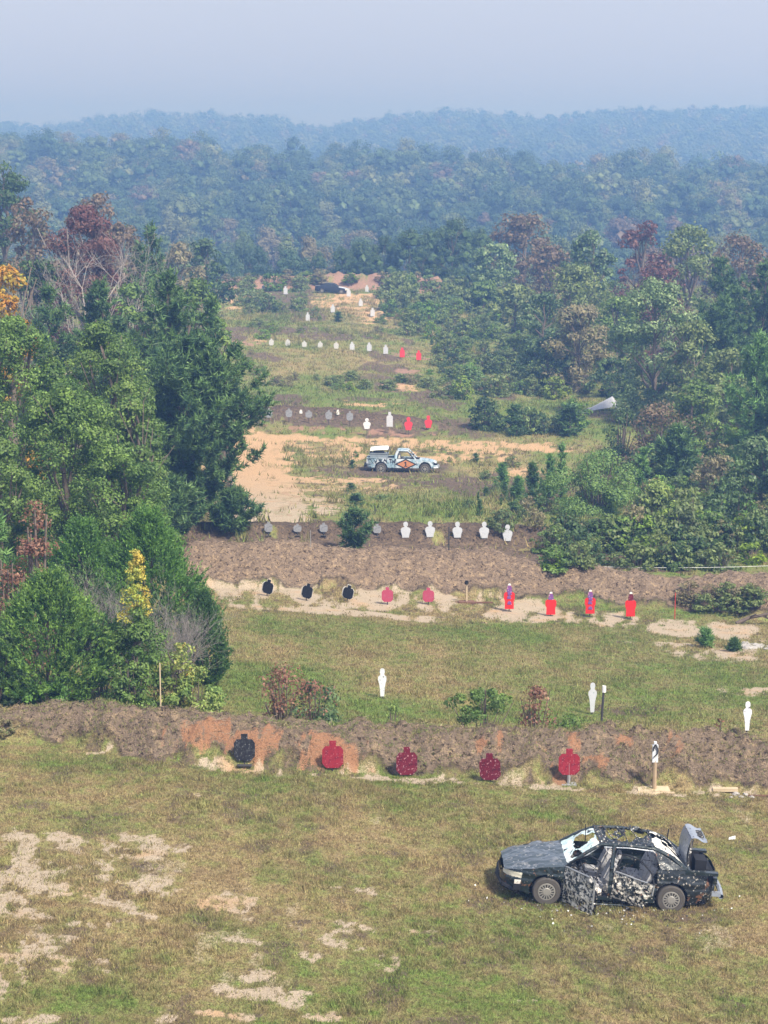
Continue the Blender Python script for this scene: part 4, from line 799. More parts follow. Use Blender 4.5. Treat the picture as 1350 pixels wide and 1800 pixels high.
SHP = {
 'octa': [(-.30, 0), (-.17, 0), (.17, 0), (.30, 0), (.5, .17), (.5, .66), (.36, .80), (.16, .80), (.16, 1), (-.16, 1), (-.16, .80), (-.36, .80), (-.5, .66), (-.5, .17)],
 'slim': [(-.22, 0), (.22, 0), (.28, .25), (.36, .45), (.5, .60), (.48, .70), (.25, .77), (.22, .80), (.30, .87), (.26, .96), (.1, 1), (-.1, 1), (-.26, .96), (-.30, .87), (-.22, .80), (-.25, .77), (-.48, .70), (-.5, .60), (-.36, .45), (-.28, .25)],
 'torso': [(-.34, 0), (.34, 0), (.40, .22), (.5, .38), (.5, .54), (.38, .62), (.16, .66), (.15, .70), (.24, .78), (.24, .90), (.14, .98), (0, 1), (-.14, .98), (-.24, .90), (-.24, .78), (-.15, .70), (-.16, .66), (-.38, .62), (-.5, .54), (-.5, .38), (-.40, .22)],
 'body': [(-.42, 0), (.42, 0), (.40, .45), (.5, .62), (.5, .90), (.34, 1), (-.34, 1), (-.5, .90), (-.5, .62), (-.40, .45)],
 'head': [(-.5, 0), (.5, 0), (.5, .5), (.36, .9), (.1, 1.), (-.1, 1.), (-.36, .9), (-.5, .5)],
 'box': [(-.44, 0), (.44, 0), (.44, .70), (.2, .78), (.2, 1), (-.2, 1), (-.2, .78), (-.44, .70)],
}
import bmesh
def plate_mesh(shape, W, H, th=.02, bev=.0):
    bm = bmesh.new(); pts = SHP[shape]; f = bm.faces.new([bm.verts.new((x*W, -th/2, z*H)) for x, z in pts])
    r = bmesh.ops.extrude_face_region(bm, geom=[f]); bmesh.ops.translate(bm, verts=[v for v in r['geom'] if isinstance(v, bmesh.types.BMVert)], vec=(0, th, 0))
    bmesh.ops.recalc_face_normals(bm, faces=bm.faces); me = bpy.data.meshes.new('plate'); bm.to_mesh(me); bm.free(); return me
def target(kind, m, px, ytop, ybot, yg, wpx, label, group, name='steel_target', post='iron', pr=.02, rz=0, ry=0, rx=0, foot=False):
    X, Y, Z = at(px, yg); s = ppm(Y, Z); zt, zb = rowz(ytop, Y), rowz(ybot, Y); H = max(zt-zb, .12); W = wpx/s; zb = max(zb, Z+.03); e = empty(name, (X, Y, Z), rz); tag(e, label, 'target', group)
    p = link('plate', plate_mesh(kind, W, H, max(.015, H*.015)), TM[m], e); p.location = (0, 0, zb-Z); p.rotation_euler = (rx, ry, 0)
    if post:
        q = tubes([[0, .035, -.15]], [[0, .035, zb-Z+H*.45]], pr, pr, 6)
        if foot: q = np.concatenate([q, boxq(-W*.35, W*.35, -.12, .16, 0, .025)])
        link('post', soup('post', q), TM[post], e)
    return e
near_g = 'first row of steel targets'
target('octa', 'black', 430, 1290, 1337, 1345, 37, 'chipped black octagonal steel target in front of the orange clay scar', near_g, foot=True)
target('octa', 'red', 585, 1302, 1350, 1356, 37, 'brightest red octagonal steel target of the first row, next to the black one', near_g, pr=.03)
target('octa', 'dred', 715, 1313, 1362, 1366, 37, 'dark red speckled steel target in the middle of the first row', near_g, rz=.1)
target('octa', 'dred', 862, 1324, 1371, 1376, 37, 'dark red speckled steel target slightly tilted, below the broad green shrub', near_g, ry=-.05, rz=-.15)
target('octa', 'red', 1000, 1316, 1362, 1379, 37, 'red octagonal steel target raised on a thick grey post', near_g, post='ironlight', pr=.045, foot=True)
fig = 'white figure targets in the middle field'
target('slim', 'whitepock', 672, 1175, 1224, 1228, 15, 'slim white figure target pocked with dark holes, alone in the green field', fig, name='figure_target')
target('slim', 'white', 1041, 1200, 1252, 1256, 15, 'slim clean white figure target beside the black marker post', fig, name='figure_target')
target('slim', 'whitepock', 1313, 1233, 1284, 1290, 15, 'slim white figure target near the photo edge above the berm', fig, name='figure_target')
g2 = 'black targets before the second berm'
for px, a, b, lab in ((469, 1018, 1043, 'tilted black target with a white border, nearest the cedars'), (538, 1025, 1051, 'tilted black target with a white border, middle one of three'), (610, 1028, 1052, 'tilted black target with a white border, next to the pink ones')):
    e = target('octa', 'flatblack', px, a, b, b+5, 19, lab, g2, rz=-.35, ry=.22)
    c = link('border', plate_mesh('octa', 22/ppm(84), 27/ppm(84), .01), TM['card'], e); p = [x for x in e.children if x.name.startswith('plate')][0]
    c.location = (p.location.x-.03, p.location.y+.03, p.location.z-.02); c.rotation_euler = p.rotation_euler
target('octa', 'pink', 681, 1032, 1058, 1063, 20, 'faded crimson steel target on bare sand, left of its twin', 'pink targets before the second berm', pr=.03)
target('octa', 'pink', 753, 1033, 1058, 1063, 20, 'faded crimson steel target on bare sand, beside the wooden post', 'pink targets before the second berm', pr=.03)
for px, a, b, gy, lab in ((895, 1024, 1070, 1075, 'scarlet torso target with the tallest purple head'), (968, 1039, 1080, 1083, 'scarlet torso target with a small purple head, second of four'), (1037, 1035, 1078, 1085, 'scarlet torso target splashed with purple down its chest'), (1108, 1039, 1083, 1089, 'plain scarlet torso target with a dark red head beside the red stake')):
    X, Y, Z = at(px, gy); s = ppm(Y, Z); H = (b-a)/s; e = empty('torso_target', (X, Y, Z)); tag(e, lab, 'target', 'scarlet torso targets'); hb = (gy-b)/s*.95
    link('post', soup('post', np.concatenate([tubes([[0, .05, -.1]], [[0, .05, H*.8]], .025, .025, 6), boxq(-.3, .1, -.02, .06, .0, .03)])), TM['iron'], e)
    bd = link('torso', plate_mesh('body', 19/s, H*.66, .03), TM['scarlet'], e); bd.location = (0, 0, hb)
    hd = link('head', plate_mesh('head', 9/s, H*.27, .03), TM['purple' if px < 1100 else 'dred'], e); hd.location = (0, -.01, hb+H*.655)
    cp = link('cap', plate_mesh('head', 5/s, H*.07, .03), TM['card'], e); cp.location = (0, -.012, hb+H*.925)
    if px in (895, 1037):
        for k, z in enumerate((.18, .40, .55)):
            c = link('splash', plate_mesh('head', 7/s, H*.13, .01), TM['purple'], e); c.location = (.01*(-1)**k, -.03, hb+H*z)
g3 = 'white torso targets on the dark strip'
for px, a, b, lab in ((713, 917, 945, 'white torso target, first one after the pine seedling'), (756, 916, 944, 'white torso target just left of the thin metal post'), (804, 917, 945, 'white torso target just right of the thin metal post'), (851, 917, 946, 'white torso target second from the brush end'), (892, 922, 951, 'white torso target nearest the brush and a little lower')):
    target('torso', 'white', px, a, b, b+2, 17, lab, g3, name='torso_target')
g3b = 'grey plates on the dark strip'
for px, a, b, lab in ((472, 917, 935, 'bare grey steel target beside the bushy young pine'), (523, 921, 935, 'low grey steel target, second after the bushy pine'), (569, 919, 935, 'bare grey steel target left of the pine seedling'), (663, 921, 937, 'bare grey steel target right of the pine seedling')):
    target('octa', 'grey', px, a, b, b+7, 14, lab, g3b, pr=.035, foot=True)
g4 = 'grey targets of the fourth row'
for px, a, b, gy, lab in ((473, 718, 734, 743, 'first grey steel target by the left wood on the fourth row'), (508, 718, 733, 743, 'second grey steel target on the fourth row'), (543, 721, 734, 744, 'third and smallest grey steel target on the fourth row'), (578, 721, 737, 747, 'fourth grey steel target on the fourth row'), (615, 723, 739, 749, 'last grey steel target before the white ones')):
    target('octa', 'grey', px, a, b, gy, 11.5, lab, g4, pr=.03)
target('head', 'card', 529, 720, 727, 730, 5, 'tiny white plate behind the grey targets, nearer the wood', 'tiny white plates')
target('head', 'card', 594, 720, 729, 732, 5, 'tiny white plate behind the grey targets, nearer the white ones', 'tiny white plates')
target('torso', 'whitepock', 645, 735, 754, 767, 13, 'white target with rounded shoulders on a dark post above the truck', 'white targets above the truck', post='iron')
target('box', 'white', 685, 724, 750, 762, 12.5, 'tall white boxy target on a thin post above the truck', 'white targets above the truck', post='wood')
target('torso', 'coral', 718, 733, 756, 765, 14, 'bright red silhouette target above the truck cab', 'bright red targets above the truck')
target('torso', 'coral', 753, 730, 752, 756, 13, 'bright red silhouette target at the end of the fourth row', 'bright red targets above the truck')
for k, (px, a, b) in enumerate(((477, 595, 607), (506, 596, 608), (535, 599, 610), (563, 600, 611), (591, 601, 613))):
    target('octa', 'palegrey', px, a, b, b+1.5, 8.5, ['faded target nearest the left wood on the fifth row', 'second faded target on the fifth row', 'third faded target on the fifth row', 'fourth faded target on the fifth row', 'fifth faded target beside the bright white ones'][k], 'faded targets of the fifth row')
for k, (px, a, b) in enumerate(((619, 601, 615), (649, 602, 617), (678, 606, 622))):
    target('box', 'white', px, a, b, b+1.5, 9.5, ['bright white target next to the faded ones', 'bright white target marked by a dark line, middle of three', 'bright white target next to the red ones'][k], 'white targets of the fifth row')
target('box', 'coral', 707, 611, 628, 630, 10, 'bright red target next to the white ones on the fifth row', 'red targets of the fifth row')
target('box', 'coral', 736, 616, 633, 635, 10, 'bright red target at the end of the fifth row', 'red targets of the fifth row')
for px, a, b, w_, lab in ((502, 503, 517, 8, 'white target among bushes left of the distant car'), (541, 549, 564, 8, 'lowest white target of the far clearing'), (585, 535, 549, 8.5, 'white target above the dark little pine'), (613, 507, 521, 8, 'white target overlapping the nose of the distant car'),
    (634, 525, 538, 8, 'white target right of the sandy rise'), (645, 501, 513, 7, 'white target before the far clay berm'), (655, 541, 556, 8.5, 'white target by the thicket edge'), (733, 503, 515, 6, 'small white target at the thicket under the oaks'), (463, 501, 508, 6, 'tiny white target at the left end of the clearing')):
    target('box', 'white', px, a, b, b+1.5, w_, lab, 'white targets of the far clearing')

# ------------------------------------------------------------ posts, cable, lumber, rocks
def post(px, ytop, yg, r, m, name, label, cat='post', D=None, extra=None, lean=0, cap=None):
    if D is None: X, Y, Z = at(px, yg)
    else: X, Y, Z = spot(px, D)
    H = rowz(ytop, Y)-Z; e = empty(name, (X, Y, Z)); tag(e, label, cat); s = soup('shaft', np.concatenate([tubes([[0, 0, -.2]], [[lean, 0, H]], r, r*.9, 8), boxq(lean-r*.7, lean+r*.7, -r*.7, r*.7, H-.01, H+.004)])); link('shaft', s, TM[m], e)
    if cap: c = link('cap', soup('cap', tubes([[lean, 0, H-.16]], [[lean*1.05, 0, H+.03]], r*1.7, r*1.6, 8)), TM[cap], e)
    if extra: extra(e, H)
    return e
post(1055, 1207, 0, .035, 'iron', 'marker_post', 'black metal marker post with a white cap standing behind the first berm', D=53.6, lean=.08, cap='card')
post(283, 1166, 0, .02, 'woodpale', 'wooden_stake', 'thin pale wooden stake in front of the yellowing shrub', 'stake', D=53.5)
post(789, 926, 968, .03, 'iron', 'metal_post', 'thin dark metal post between the white torso targets')
post(546, 932, 962, .015, 'ironlight', 'thin_rod', 'thin pale rod left of the pine seedling on the dark strip', 'rod')
post(566, 1003, 1044, .012, 'iron', 'thin_rod', 'hair thin rod before the second berm between two black targets', 'rod')
post(849, 1028, 1052, .012, 'iron', 'thin_rod', 'hair thin rod before the second berm right of the wooden post', 'rod')
post(1186, 1042, 1088, .022, 'redstake', 'red_stake', 'thin red stake at the far end of the scarlet torso targets', 'stake')
post(659, 889, 904, .03, 'iron', 'short_post', 'short dark post in the grass below the painted truck', 'post')
def base2(e, H):
    link('base', soup('base', np.concatenate([boxq(-.35, .35, -.18, .18, 0, .09), boxq(.3, 1.2, -.04, .04, 0, .06), boxq(-.5, -.3, -.04, .04, 0, .06)])), TM['rust'], e)
    link('knob', soup('knob', np.concatenate([tubes([[0, 0, H]], [[0, 0, H+.16]], .09, .08, 8), boxq(-.055, .055, -.055, .055, H+.155, H+.165)])), TM['flatblack'], e)
post(820, 1027, 1060, .04, 'woodpale', 'wooden_post', 'short wooden post with a black knob and a broad base before the second berm', extra=base2)
def base1(e, H):
    link('base', soup('base', np.concatenate([boxq(-.45, .40, -.22, .22, 0, .05), boxq(-.5, .5, -.30, -.24, .0, .04)])), TM['woodpale'], e)
    z0 = H; link('plate_clamp', soup('clamp', np.concatenate([boxq(-.075, .075, -.05, .05, z0-.05, z0+.42), boxq(-.035, .035, -.06, .06, z0+.42, z0+.50)])), TM['whitepock'], e)
    link('hook', soup('hook', path_tube([[-.04, -.07, z0+.1], [.05, -.08, z0+.2], [.06, -.08, z0+.32], [0, -.08, z0+.45], [-.06, -.07, z0+.36], [-.05, -.07, z0+.28]], .018)), TM['iron'], e)
post(1150, 1336, 1389, .06, 'wood', 'wooden_post', 'wooden post with a worn white bracket at the end of the first row', extra=base1)
X0 = colx(955, 96); X1 = colx(1500, 96); zc = rowz(992, 96); zc2 = rowz(986, 96); tt = np.linspace(0, 1, 30)
cb = np.stack([X0+(X1-X0)*tt, 96+0*tt, zc+(zc2-zc)*tt-.25*4*tt*(1-tt)], 1); tag(link('overhead_cable', soup('cable', path_tube(cb, .011, n=5)), TM['rope']), 'thin white cable stretched across the brush behind the second berm', 'cable')
def lump(rs, r, sq=.6): 
    bm = bmesh.new(); bmesh.ops.create_icosphere(bm, subdivisions=2, radius=r)
    for v in bm.verts: k = 1+rs.uniform(-.22, .22); v.co = Vector((v.co.x*k, v.co.y*k, v.co.z*k*sq))
    me = bpy.data.meshes.new('rock'); bm.to_mesh(me); bm.free(); return me
def plank(px, py, L_, W_, T, rz, label, m='woodpale', name='wooden_plank', cat='plank'):
    X, Y, Z = at(px, py); o = link(name, soup(name, boxq(-L_/2, L_/2, -W_/2, W_/2, 0, T)), TM[m]); o.location = (X, Y, Z); o.rotation_euler = (0, -.03, rz); tag(o, label, cat); return o
plank(1275, 1391, .66, .14, .09, -.12, 'pale length of lumber lying at the foot of the first berm')
plank(1150, 1396, .30, .08, .03, .3, 'small board scrap below the wooden post with the bracket')
plank(1330, 1400, .7, .06, .04, -.1, 'narrow dark board lying near the lumber at the photo edge', 'rust')
rs = np.random.RandomState(4)
for k, (px, py, r) in enumerate(((1293, 1397, .10), (1303, 1402, .07), (1310, 1398, .08), (1322, 1402, .06), (1285, 1402, .05))):
    X, Y, Z = at(px, py); o = link('pale_rock', lump(rs, r), TM['rock']); o.location = (X, Y, Z+r*.2); tag(o, 'pale broken rock beside the length of lumber', 'rock', 'broken rocks beside the lumber')
for k in range(14):
    X, Y, Z = at(1295+rs.rand()*60, 1131+rs.rand()*14); r = rs.uniform(.10, .24); o = link('pale_rock', lump(rs, r, .4), TM['rock']); o.location = (X, Y, Z+r*.1); tag(o, 'flat pale rock in the patch beside the tiniest pine seedling', 'rock', 'pale rocks on the sandy edge')
X, Y, Z = at(1330, 1098); lg = np.concatenate([path_tube([[-.9, 0, .05], [-.3, .1, .30], [.4, 0, .45], [1.2, .1, .9]], .10, .05, 7), path_tube([[-.3, .1, .3], [-.1, -.2, .5], [.3, -.3, .4]], .05, .02, 5), path_tube([[.3, 0, .4], [.6, .2, .2], [1.0, .3, .1]], .06, .03, 5)])
o = link('fallen_branch', soup('branch', lg), TM['log']); o.location = (X, Y, Z); tag(o, 'dark fallen branch lying at the photo edge above the sandy ground', 'branch')
X, Y, Z = at(1058, 722); u_, v_ = np.meshgrid(np.linspace(0, 1, 22), np.linspace(0, 1, 16), indexing='ij')
pk = np.stack([(u_-.5)*3.0, (v_-.5)*2.2, 1.2*np.clip(1-np.abs(u_-.72)*np.where(u_ < .72, 1.35, 3.4), 0, 1)*np.clip(1.15-np.abs(v_-.5)*1.6, 0, 1)+.05*fbm(u_*3, v_*3, 3)], -1)
o = link('tarpaulin_heap', sheet('tarp', pk), TM['tarp']); o.location = (X+.4, Y+1.2, Z-.1); tag(o, 'pale grey tarpaulin heap beside the big silvery green tree', 'tarpaulin')
# litter around the wreck
def chips():
    rs = np.random.RandomState(2); c = at(1065, 1590); n = 420; a = rs.rand(n)*6.28; r = np.abs(rs.randn(n)); X = c[0]+np.cos(a)*r*1.5; Y = c[1]+np.sin(a)*r*.9; Z = h(X, Y)+.03
    C = np.stack([X, Y, Z], 1); D = rdir(n, rs)*np.array([1, 1, .3]); return soup('chips', leaves_q(C, unit(D), .055, .7, rs))
g = N('paint_and_glass_chips'); i = g.island(); c = g.mix(g.ramp(i, .4, .6), (.05, .05, .055), (.65, .66, .66)); tag(link('wreck_debris', chips(), g.done(g.bsdf(c, .5))), 'scattered chips of paint, glass and plastic around the wrecked sedan', 'debris', kind='stuff')
for px, py, lab in ((1286, 1476, 'white scrap of panel lying in the grass behind the wrecked sedan'), (906, 1567, 'white scrap lying by the front wheel of the wrecked sedan')):
    X, Y, Z = at(px, py); q = np.array([[-.09, -.05, .02], [.08, -.07, .05], [.10, .05, .09], [-.05, .07, .04]]); q2 = q-np.array([0, 0, .015]); o = link('white_scrap', soup('scrap', np.stack([q, q2[::-1]])), TM['card']); o.location = (X, Y, Z); tag(o, lab, 'scrap')
# ------------------------------------------------------------ cars
def carpaint(name, c, chip, rustc=(.20, .10, .06), chips=0., coat=.6, rough=.35, patch=.0, sc_=22, holes=True, metal=.3):
    g = N(name); p = g.pos(); col = g.mix(g.noise(3, 4), tuple(v*.8 for v in c), tuple(v*1.2 for v in c))
    if chips > 0:
        f = g.ramp(g.noise(sc_, 5, .65, p), .5+(.5-chips)*.35, .55+(.5-chips)*.35); col = g.mix(f, col, g.mix(g.ramp(g.noise(sc_*.5, 4, .6, p), .4, .6), tuple(v*.45 for v in chip), chip))
    if patch > 0:
        f = g.ramp(g.noise(4.5, 5, .7, p), .62-patch*.2, .66-patch*.2); col = g.mix(f, col, rustc)
    if holes:
        v = g.vor(9, p); k = g.ramp(g.vor(9, p, out='Color'), .35, .4); f = g.math('MULTIPLY', g.ramp(v, .20, .16), k); col = g.mix(f, col, chip)
        f2 = g.math('MULTIPLY', g.ramp(v, .12, .09), k); col = g.mix(f2, col, (.01, .01, .01))
    return g.done(g.bsdf(col, rough, metal, .5, coat=coat, normal=g.bump(g.noise(4, 3, .5, p), .05, .8)))
CM = {
 'paint': carpaint('dark_green_car_paint', (.016, .026, .028), (.42, .40, .38), chips=.12, patch=.12),
 'hood': carpaint('hood_paint_with_sky_sheen', (.05, .068, .078), (.45, .45, .44), (.16, .17, .18), chips=.0, patch=.35, coat=1.0, rough=.3, metal=.3),  # paler than the body: sky sheen put into the base; grey blotches are uneven paint
 'door': carpaint('shot_up_door_paint', (.02, .028, .03), (.72, .68, .60), chips=.60, patch=.08, sc_=15, coat=.1, rough=.6, metal=0),
 'quarter': carpaint('holed_quarter_paint', (.016, .022, .026), (.45, .42, .38), chips=.24, patch=.14, sc_=16),
 'black': plain('black_rubber_trim', (.015, .015, .017), .6, var=.3), 'tyre': plain('dusty_tyre_rubber', (.075, .068, .062), .9, var=.3),
 'rim': plain('dull_silver_hubcap', (.27, .26, .24), .5, .3, var=.25), 'rimdark': plain('hubcap_slots', (.03, .028, .026), .8),
 'lens': plain('cloudy_headlamp_lens', (.80, .76, .62), .3, 0, .5, var=.15), 'tail': plain('red_tail_lamp', (.16, .02, .025), .3, var=.4), 'chrome': plain('scuffed_grey_metal', (.33, .34, .35), .4, .5, var=.35),
 'seat': tmat('torn_grey_upholstery', (.46, .46, .47), (.10, .10, .10), 8, .42, .95, worn=(.28, .28, .30)), 'foam': tmat('exposed_pale_foam', (.60, .57, .52), (.2, .18, .16), 9, .3, .95),
 'inside': tmat('dark_spotted_interior', (.03, .03, .032), (.48, .47, .45), 9, .55, .9, worn=(.12, .11, .10)), 'lid': carpaint('pale_blue_grey_panel', (.26, .29, .34), (.10, .10, .12), chips=.08, coat=.3, rough=.45, metal=.2),  # inside: near black base with pale spots, for cabin and underbody
}
def glassmat():
    g = N('crazed_windscreen_glass'); p = g.pos(); e = g.vor(38, p, 'DISTANCE_TO_EDGE'); col = g.mix(g.ramp(e, .0, .12), (.74, .84, .86), (.40, .56, .58)); col = g.mix(g.ramp(g.noise(3.5, 4, .6, p), .48, .60), col, (.80, .86, .86)); col = g.mix(g.ramp(g.noise(6, 3, .5, p), .62, .68), col, (.04, .045, .05))
    return g.done(g.bsdf(col, .25, 0, .5))
CM['glass'] = glassmat()
def rearglass():
    g = N('crazed_rear_glass'); p = g.pos(); col = g.mix(g.ramp(g.noise(9, 4, .6, p), .55, .63), (.74, .72, .66), (.05, .05, .05)); return g.done(g.bsdf(col, .4, 0, .4))
CM['rearglass'] = rearglass()
CM['darkglass'] = plain('dark_car_glass', (.015, .018, .022), .12, 0, .6, var=.2)
def lathe(prof, n=36, axis='y'):
    """prof list of (offset along axle, radius) -> quads about y"""
    a = np.arange(n+1)*2*math.pi/n; P = np.array([[[r*math.cos(t), o, r*math.sin(t)] for t in a] for o, r in prof]); return np.stack([P[:-1, :-1], P[:-1, 1:], P[1:, 1:], P[1:, :-1]], 2).reshape(-1, 4, 3)
def wheel(parent, x, y, z, r=.31, wd=.20, side=1, slots=15, flat=.0):
    e = empty('wheel', (x, y, z)); e.parent = parent; s = side
    t = lathe([(-s*wd/2, r*.62), (-s*wd/2, r*.93), (-s*wd*.38, r), (s*wd*.38, r), (s*wd/2, r*.93), (s*wd/2, r*.66), (s*wd*.42, r*.62)]); t[..., 2] = np.maximum(t[..., 2], -r*(1-flat)); link('tyre', soup('tyre', t), CM['tyre'], e)
    q = lathe([(s*wd*.42, r*.64), (s*wd*.50, r*.60), (s*wd*.50, r*.52)]); q = [q, lathe([(s*wd*.50, r*.30), (s*wd*.56, r*.26), (s*wd*.56, 0.001)])]
    for k in range(slots):
        a = 2*math.pi*k/slots; c, s_ = math.cos(a), math.sin(a); w_ = .028; b = boxq(r*.28, r*.54, min(s*wd*.46, s*wd*.52), max(s*wd*.46, s*wd*.52), -w_/2, w_/2); m = np.array([[c, 0, -s_], [0, 1, 0], [s_, 0, c]]); q.append(b@m.T)
    link('rim', soup('rim', np.concatenate(q)), CM['rim'], e); link('dark_slot_disc', soup('slot_disc', lathe([(s*wd*.30, r*.62), (s*wd*.30, .001)])), CM['rimdark'], e); return e  # plain dark disc behind the spokes, showing as the hubcap slots
def sedan(wreck=True, paint=None, hoodm=None, name='wrecked_sedan'):
    root = empty(name); pt = paint or CM['paint']; A, Bh = 2.38, .875
    zt = lambda x: np.interp(x, [-2.4, -2.2, -1.6, -1.0, 0, .95, 1.6, 2.1, 2.4], [.88, .94, .98, .955, .93, .91, .82, .72, .60])
    def plan(s, z):
        """point of the body side at plan angle s"""
        p = 4.2; c, n = np.cos(s), np.sin(s); ax = A-.20*np.clip((z-.55)/.4, 0, 1)**2*(c > 0)-.06*np.clip((z-.6)/.4, 0, 1)*(c < 0)-.07*np.clip((.35-z)/.2, 0, 1); ay = Bh*(1-.07*np.clip((z-.55)/.4, 0, 1)**2-.04*np.clip((.45-z)/.3, 0, 1))
        return np.sign(c)*np.abs(c)**(2/p)*ax, np.sign(n)*np.abs(n)**(2/p)*ay
    # arc-length even parameter
    S = np.linspace(0, 2*math.pi, 4001); px_, py_ = plan(S, np.full_like(S, .5)); L_ = np.concatenate([[0], np.cumsum(np.hypot(np.diff(px_), np.diff(py_)))]); ns = 640; sv = np.interp(np.linspace(0, L_[-1], ns), L_, S)
    nz = 46; sg = np.repeat(sv[:, None], nz, 1); x0, _ = plan(sg, np.full_like(sg, .5)); top = zt(x0); bot = np.where(x0 > 1.9, .24, np.where(x0 < -1.95, .27, .19)); zz = bot+(top-bot)*np.linspace(0, 1, nz)[None]
    X, Y = plan(sg, zz); Y = Y+np.sign(Y)*.012*np.sin((zz-.6)*30)*(np.abs(zz-.6) < .1); rs = np.random.RandomState(3)
    if wreck: Y = Y+np.sign(Y)*(fbm(X*3, zz*4, 4)-.5)*.05; X = X+(fbm(Y*4+3, zz*5, 8)-.5)*.05*(np.abs(X) > 2.1)
    P = np.stack([X, Y, zz], -1); cx, cz, cy = [(X[:-1, :-1]+X[1:, 1:])/2, (zz[:-1, :-1]+zz[1:, 1:])/2, (Y[:-1, :-1]+Y[1:, 1:])/2]; keep = np.ones(cx.shape, bool)
    for wx in (1.40, -1.33): keep &= ~((np.hypot(cx-wx, cz-.31) < .375) & (np.abs(cy) > .5))
    seam = lambda x: np.abs(cx-x) < .006
    doors = (cy > .5) & (cz > .27) & (cx < 1.03) & (cx > -.98) & ~((np.hypot(cx+1.33, cz-.31) < .48))
    if wreck: keep &= ~(doors & (np.abs(cx-.03) > .045))
    keep &= ~((np.abs(cy) > .5) & (seam(1.03) | seam(.03) | seam(-.98)) & (cz > .27))
    # lamp, grille and bumper slots in the front
    lampf = (cx > 1.95) & (np.abs(cy) > .38) & (cz > .53) & (cz < .53+.13*1.0) ; keep &= ~((cx > 2.2) & (np.abs(cy) < .36) & (cz > .50) & (cz < .60)); keep &= ~((cx > 2.15) & (np.abs(cy) < .55) & (cz > .28) & (cz < .37))
    keep &= ~lampf; taill = (cx < -2.12) & (np.abs(cy) > .42) & (cz > .70) & (cz < .84); keep &= ~taill
    front = cx > 1.03; rear = cx < -.98
    body = link('body', sheet('body', P, keep & ~(rear & (cy > .5))), pt, root)
    link('rear_quarter_panel', sheet('quarter', P, keep & rear & (cy > .5)), CM['quarter'] if wreck else pt, root)
    for s_ in (1, -1):
        m = lampf & (cy*s_ > 0); o = link('headlight', sheet('lamp', P*np.array([.992, .992, 1]), m), CM['lens'], root); m = taill & (cy*s_ > 0); link('taillight', sheet('tail', P*np.array([.992, .992, 1]), m), CM['tail'], root)
    # dark under tub, wheel wells, bulkheads
    tub = np.concatenate([boxq(-2.15, 2.1, -.62, .62, .17, .24), boxq(1.02, 1.08, -.74, .74, .24, .84), boxq(1.08, 2.15, -.55, .55, .24, .60), boxq(-2.2, -.98, -.55, .55, .24, .52), boxq(-.98, 1.02, .60, .80, .18, .245), boxq(-.98, 1.02, -.80, -.60, .18, .245), boxq(2.12, 2.2, -.6, .6, .26, .6)])
    link('underbody', soup('tub', tub), CM['inside'], root)
    # hood
    u, v = np.meshgrid(np.linspace(1.0, 2.33, 60), np.linspace(-1, 1, 61), indexing='ij'); wy = Bh*.935*(1-np.clip((u-1.0)/1.38, 0, 1)**5*.40); hz_ = zt(u)+.055*(1-v**2)+.018*np.exp(-((np.abs(v)-.62)/.07)**2)
    if wreck: hz_ = hz_+(fbm(u*3.5, v*3, 6)-.5)*.09-.015*np.exp(-((v-.35*(u-1)-.1)/.06)**2)
    link('hood', sheet('hood', np.stack([u, v*wy, hz_], -1)), hoodm or CM['hood'], root)
    # cowl to windscreen, deck around the boot
    rimq = [boxq(.93, 1.02, -.80, .80, .86, .915)]
    if wreck: rimq += [boxq(-1.72, -1.50, -.78, .78, .90, .965), boxq(-2.32, -1.6, .66, .80, .88, .945), boxq(-2.32, -1.6, -.80, -.66, .88, .945), boxq(-2.33, -2.24, -.7, .7, .66, .80)]
    else:
        rimq += [boxq(-1.72, -1.50, -.78, .78, .90, .965)]; u, v = np.meshgrid(np.linspace(-2.34, -1.55, 20), np.linspace(-.8, .8, 21), indexing='ij'); link('boot_lid', sheet('lid', np.stack([u, v, zt(u)+.04*(1-(v/.8)**2)], -1)), pt, root)
    for q_ in rimq: link('deck_frame', soup('deck', q_), pt, root)
    # greenhouse
    zr = 1.36; ax0, ax1 = np.array([.98, .77, .91]), np.array([.28, .58, zr]); c0, c1 = np.array([-.90, .57, zr-.02]), np.array([-1.62, .70, .955])
    G = []
    for s_ in (1, -1):
        m = np.array([1, s_, 1]); rail = [ax0*m, (ax0*.45+ax1*.55+np.array([0, .01, .03]))*m, ax1*m, np.array([-.3, .60*s_, zr+.02]), c0*m]; G.append(path_tube(rail, .035, n=7)); G.append(path_tube([c0*m, (c0*.5+c1*.5+np.array([-.02, .01, .05]))*m, c1*m], .05, n=7))
        if s_ > 0 or not wreck: G.append(path_tube([[.03, .845*s_, .90], [0, .72*s_, 1.15], [-.02, .61*s_, zr]], .045, n=6))
    gh = len(G)//2+(1 if len(G) % 2 else 0)
    for G_ in (G[:gh], G[gh:]): link('roof_pillar', soup('pillars', np.concatenate(G_)), CM['black'] if not wreck else CM['paint'], root)
    for s_ in (1, -1):   # sail panels
        u, v = np.meshgrid(np.linspace(0, 1, 16), np.linspace(0, 1, 16), indexing='ij'); a_ = np.array([-.90, .60, zr-.02]); b_ = np.array([-1.62, .76, .955]); c_ = np.array([-1.05, .80, .94]); m = np.array([1, s_, 1])
        Pp = (a_*(1-v[..., None])+(c_*(1-u[..., None])+b_*u[..., None])*v[..., None])*m; link('pillar_panel', sheet('sail', Pp), CM['quarter'] if wreck else pt, root)
    u, v = np.meshgrid(np.linspace(.30, -.92, 56), np.linspace(-1, 1, 45), indexing='ij'); rz_ = zr+.045*(1-v**2)
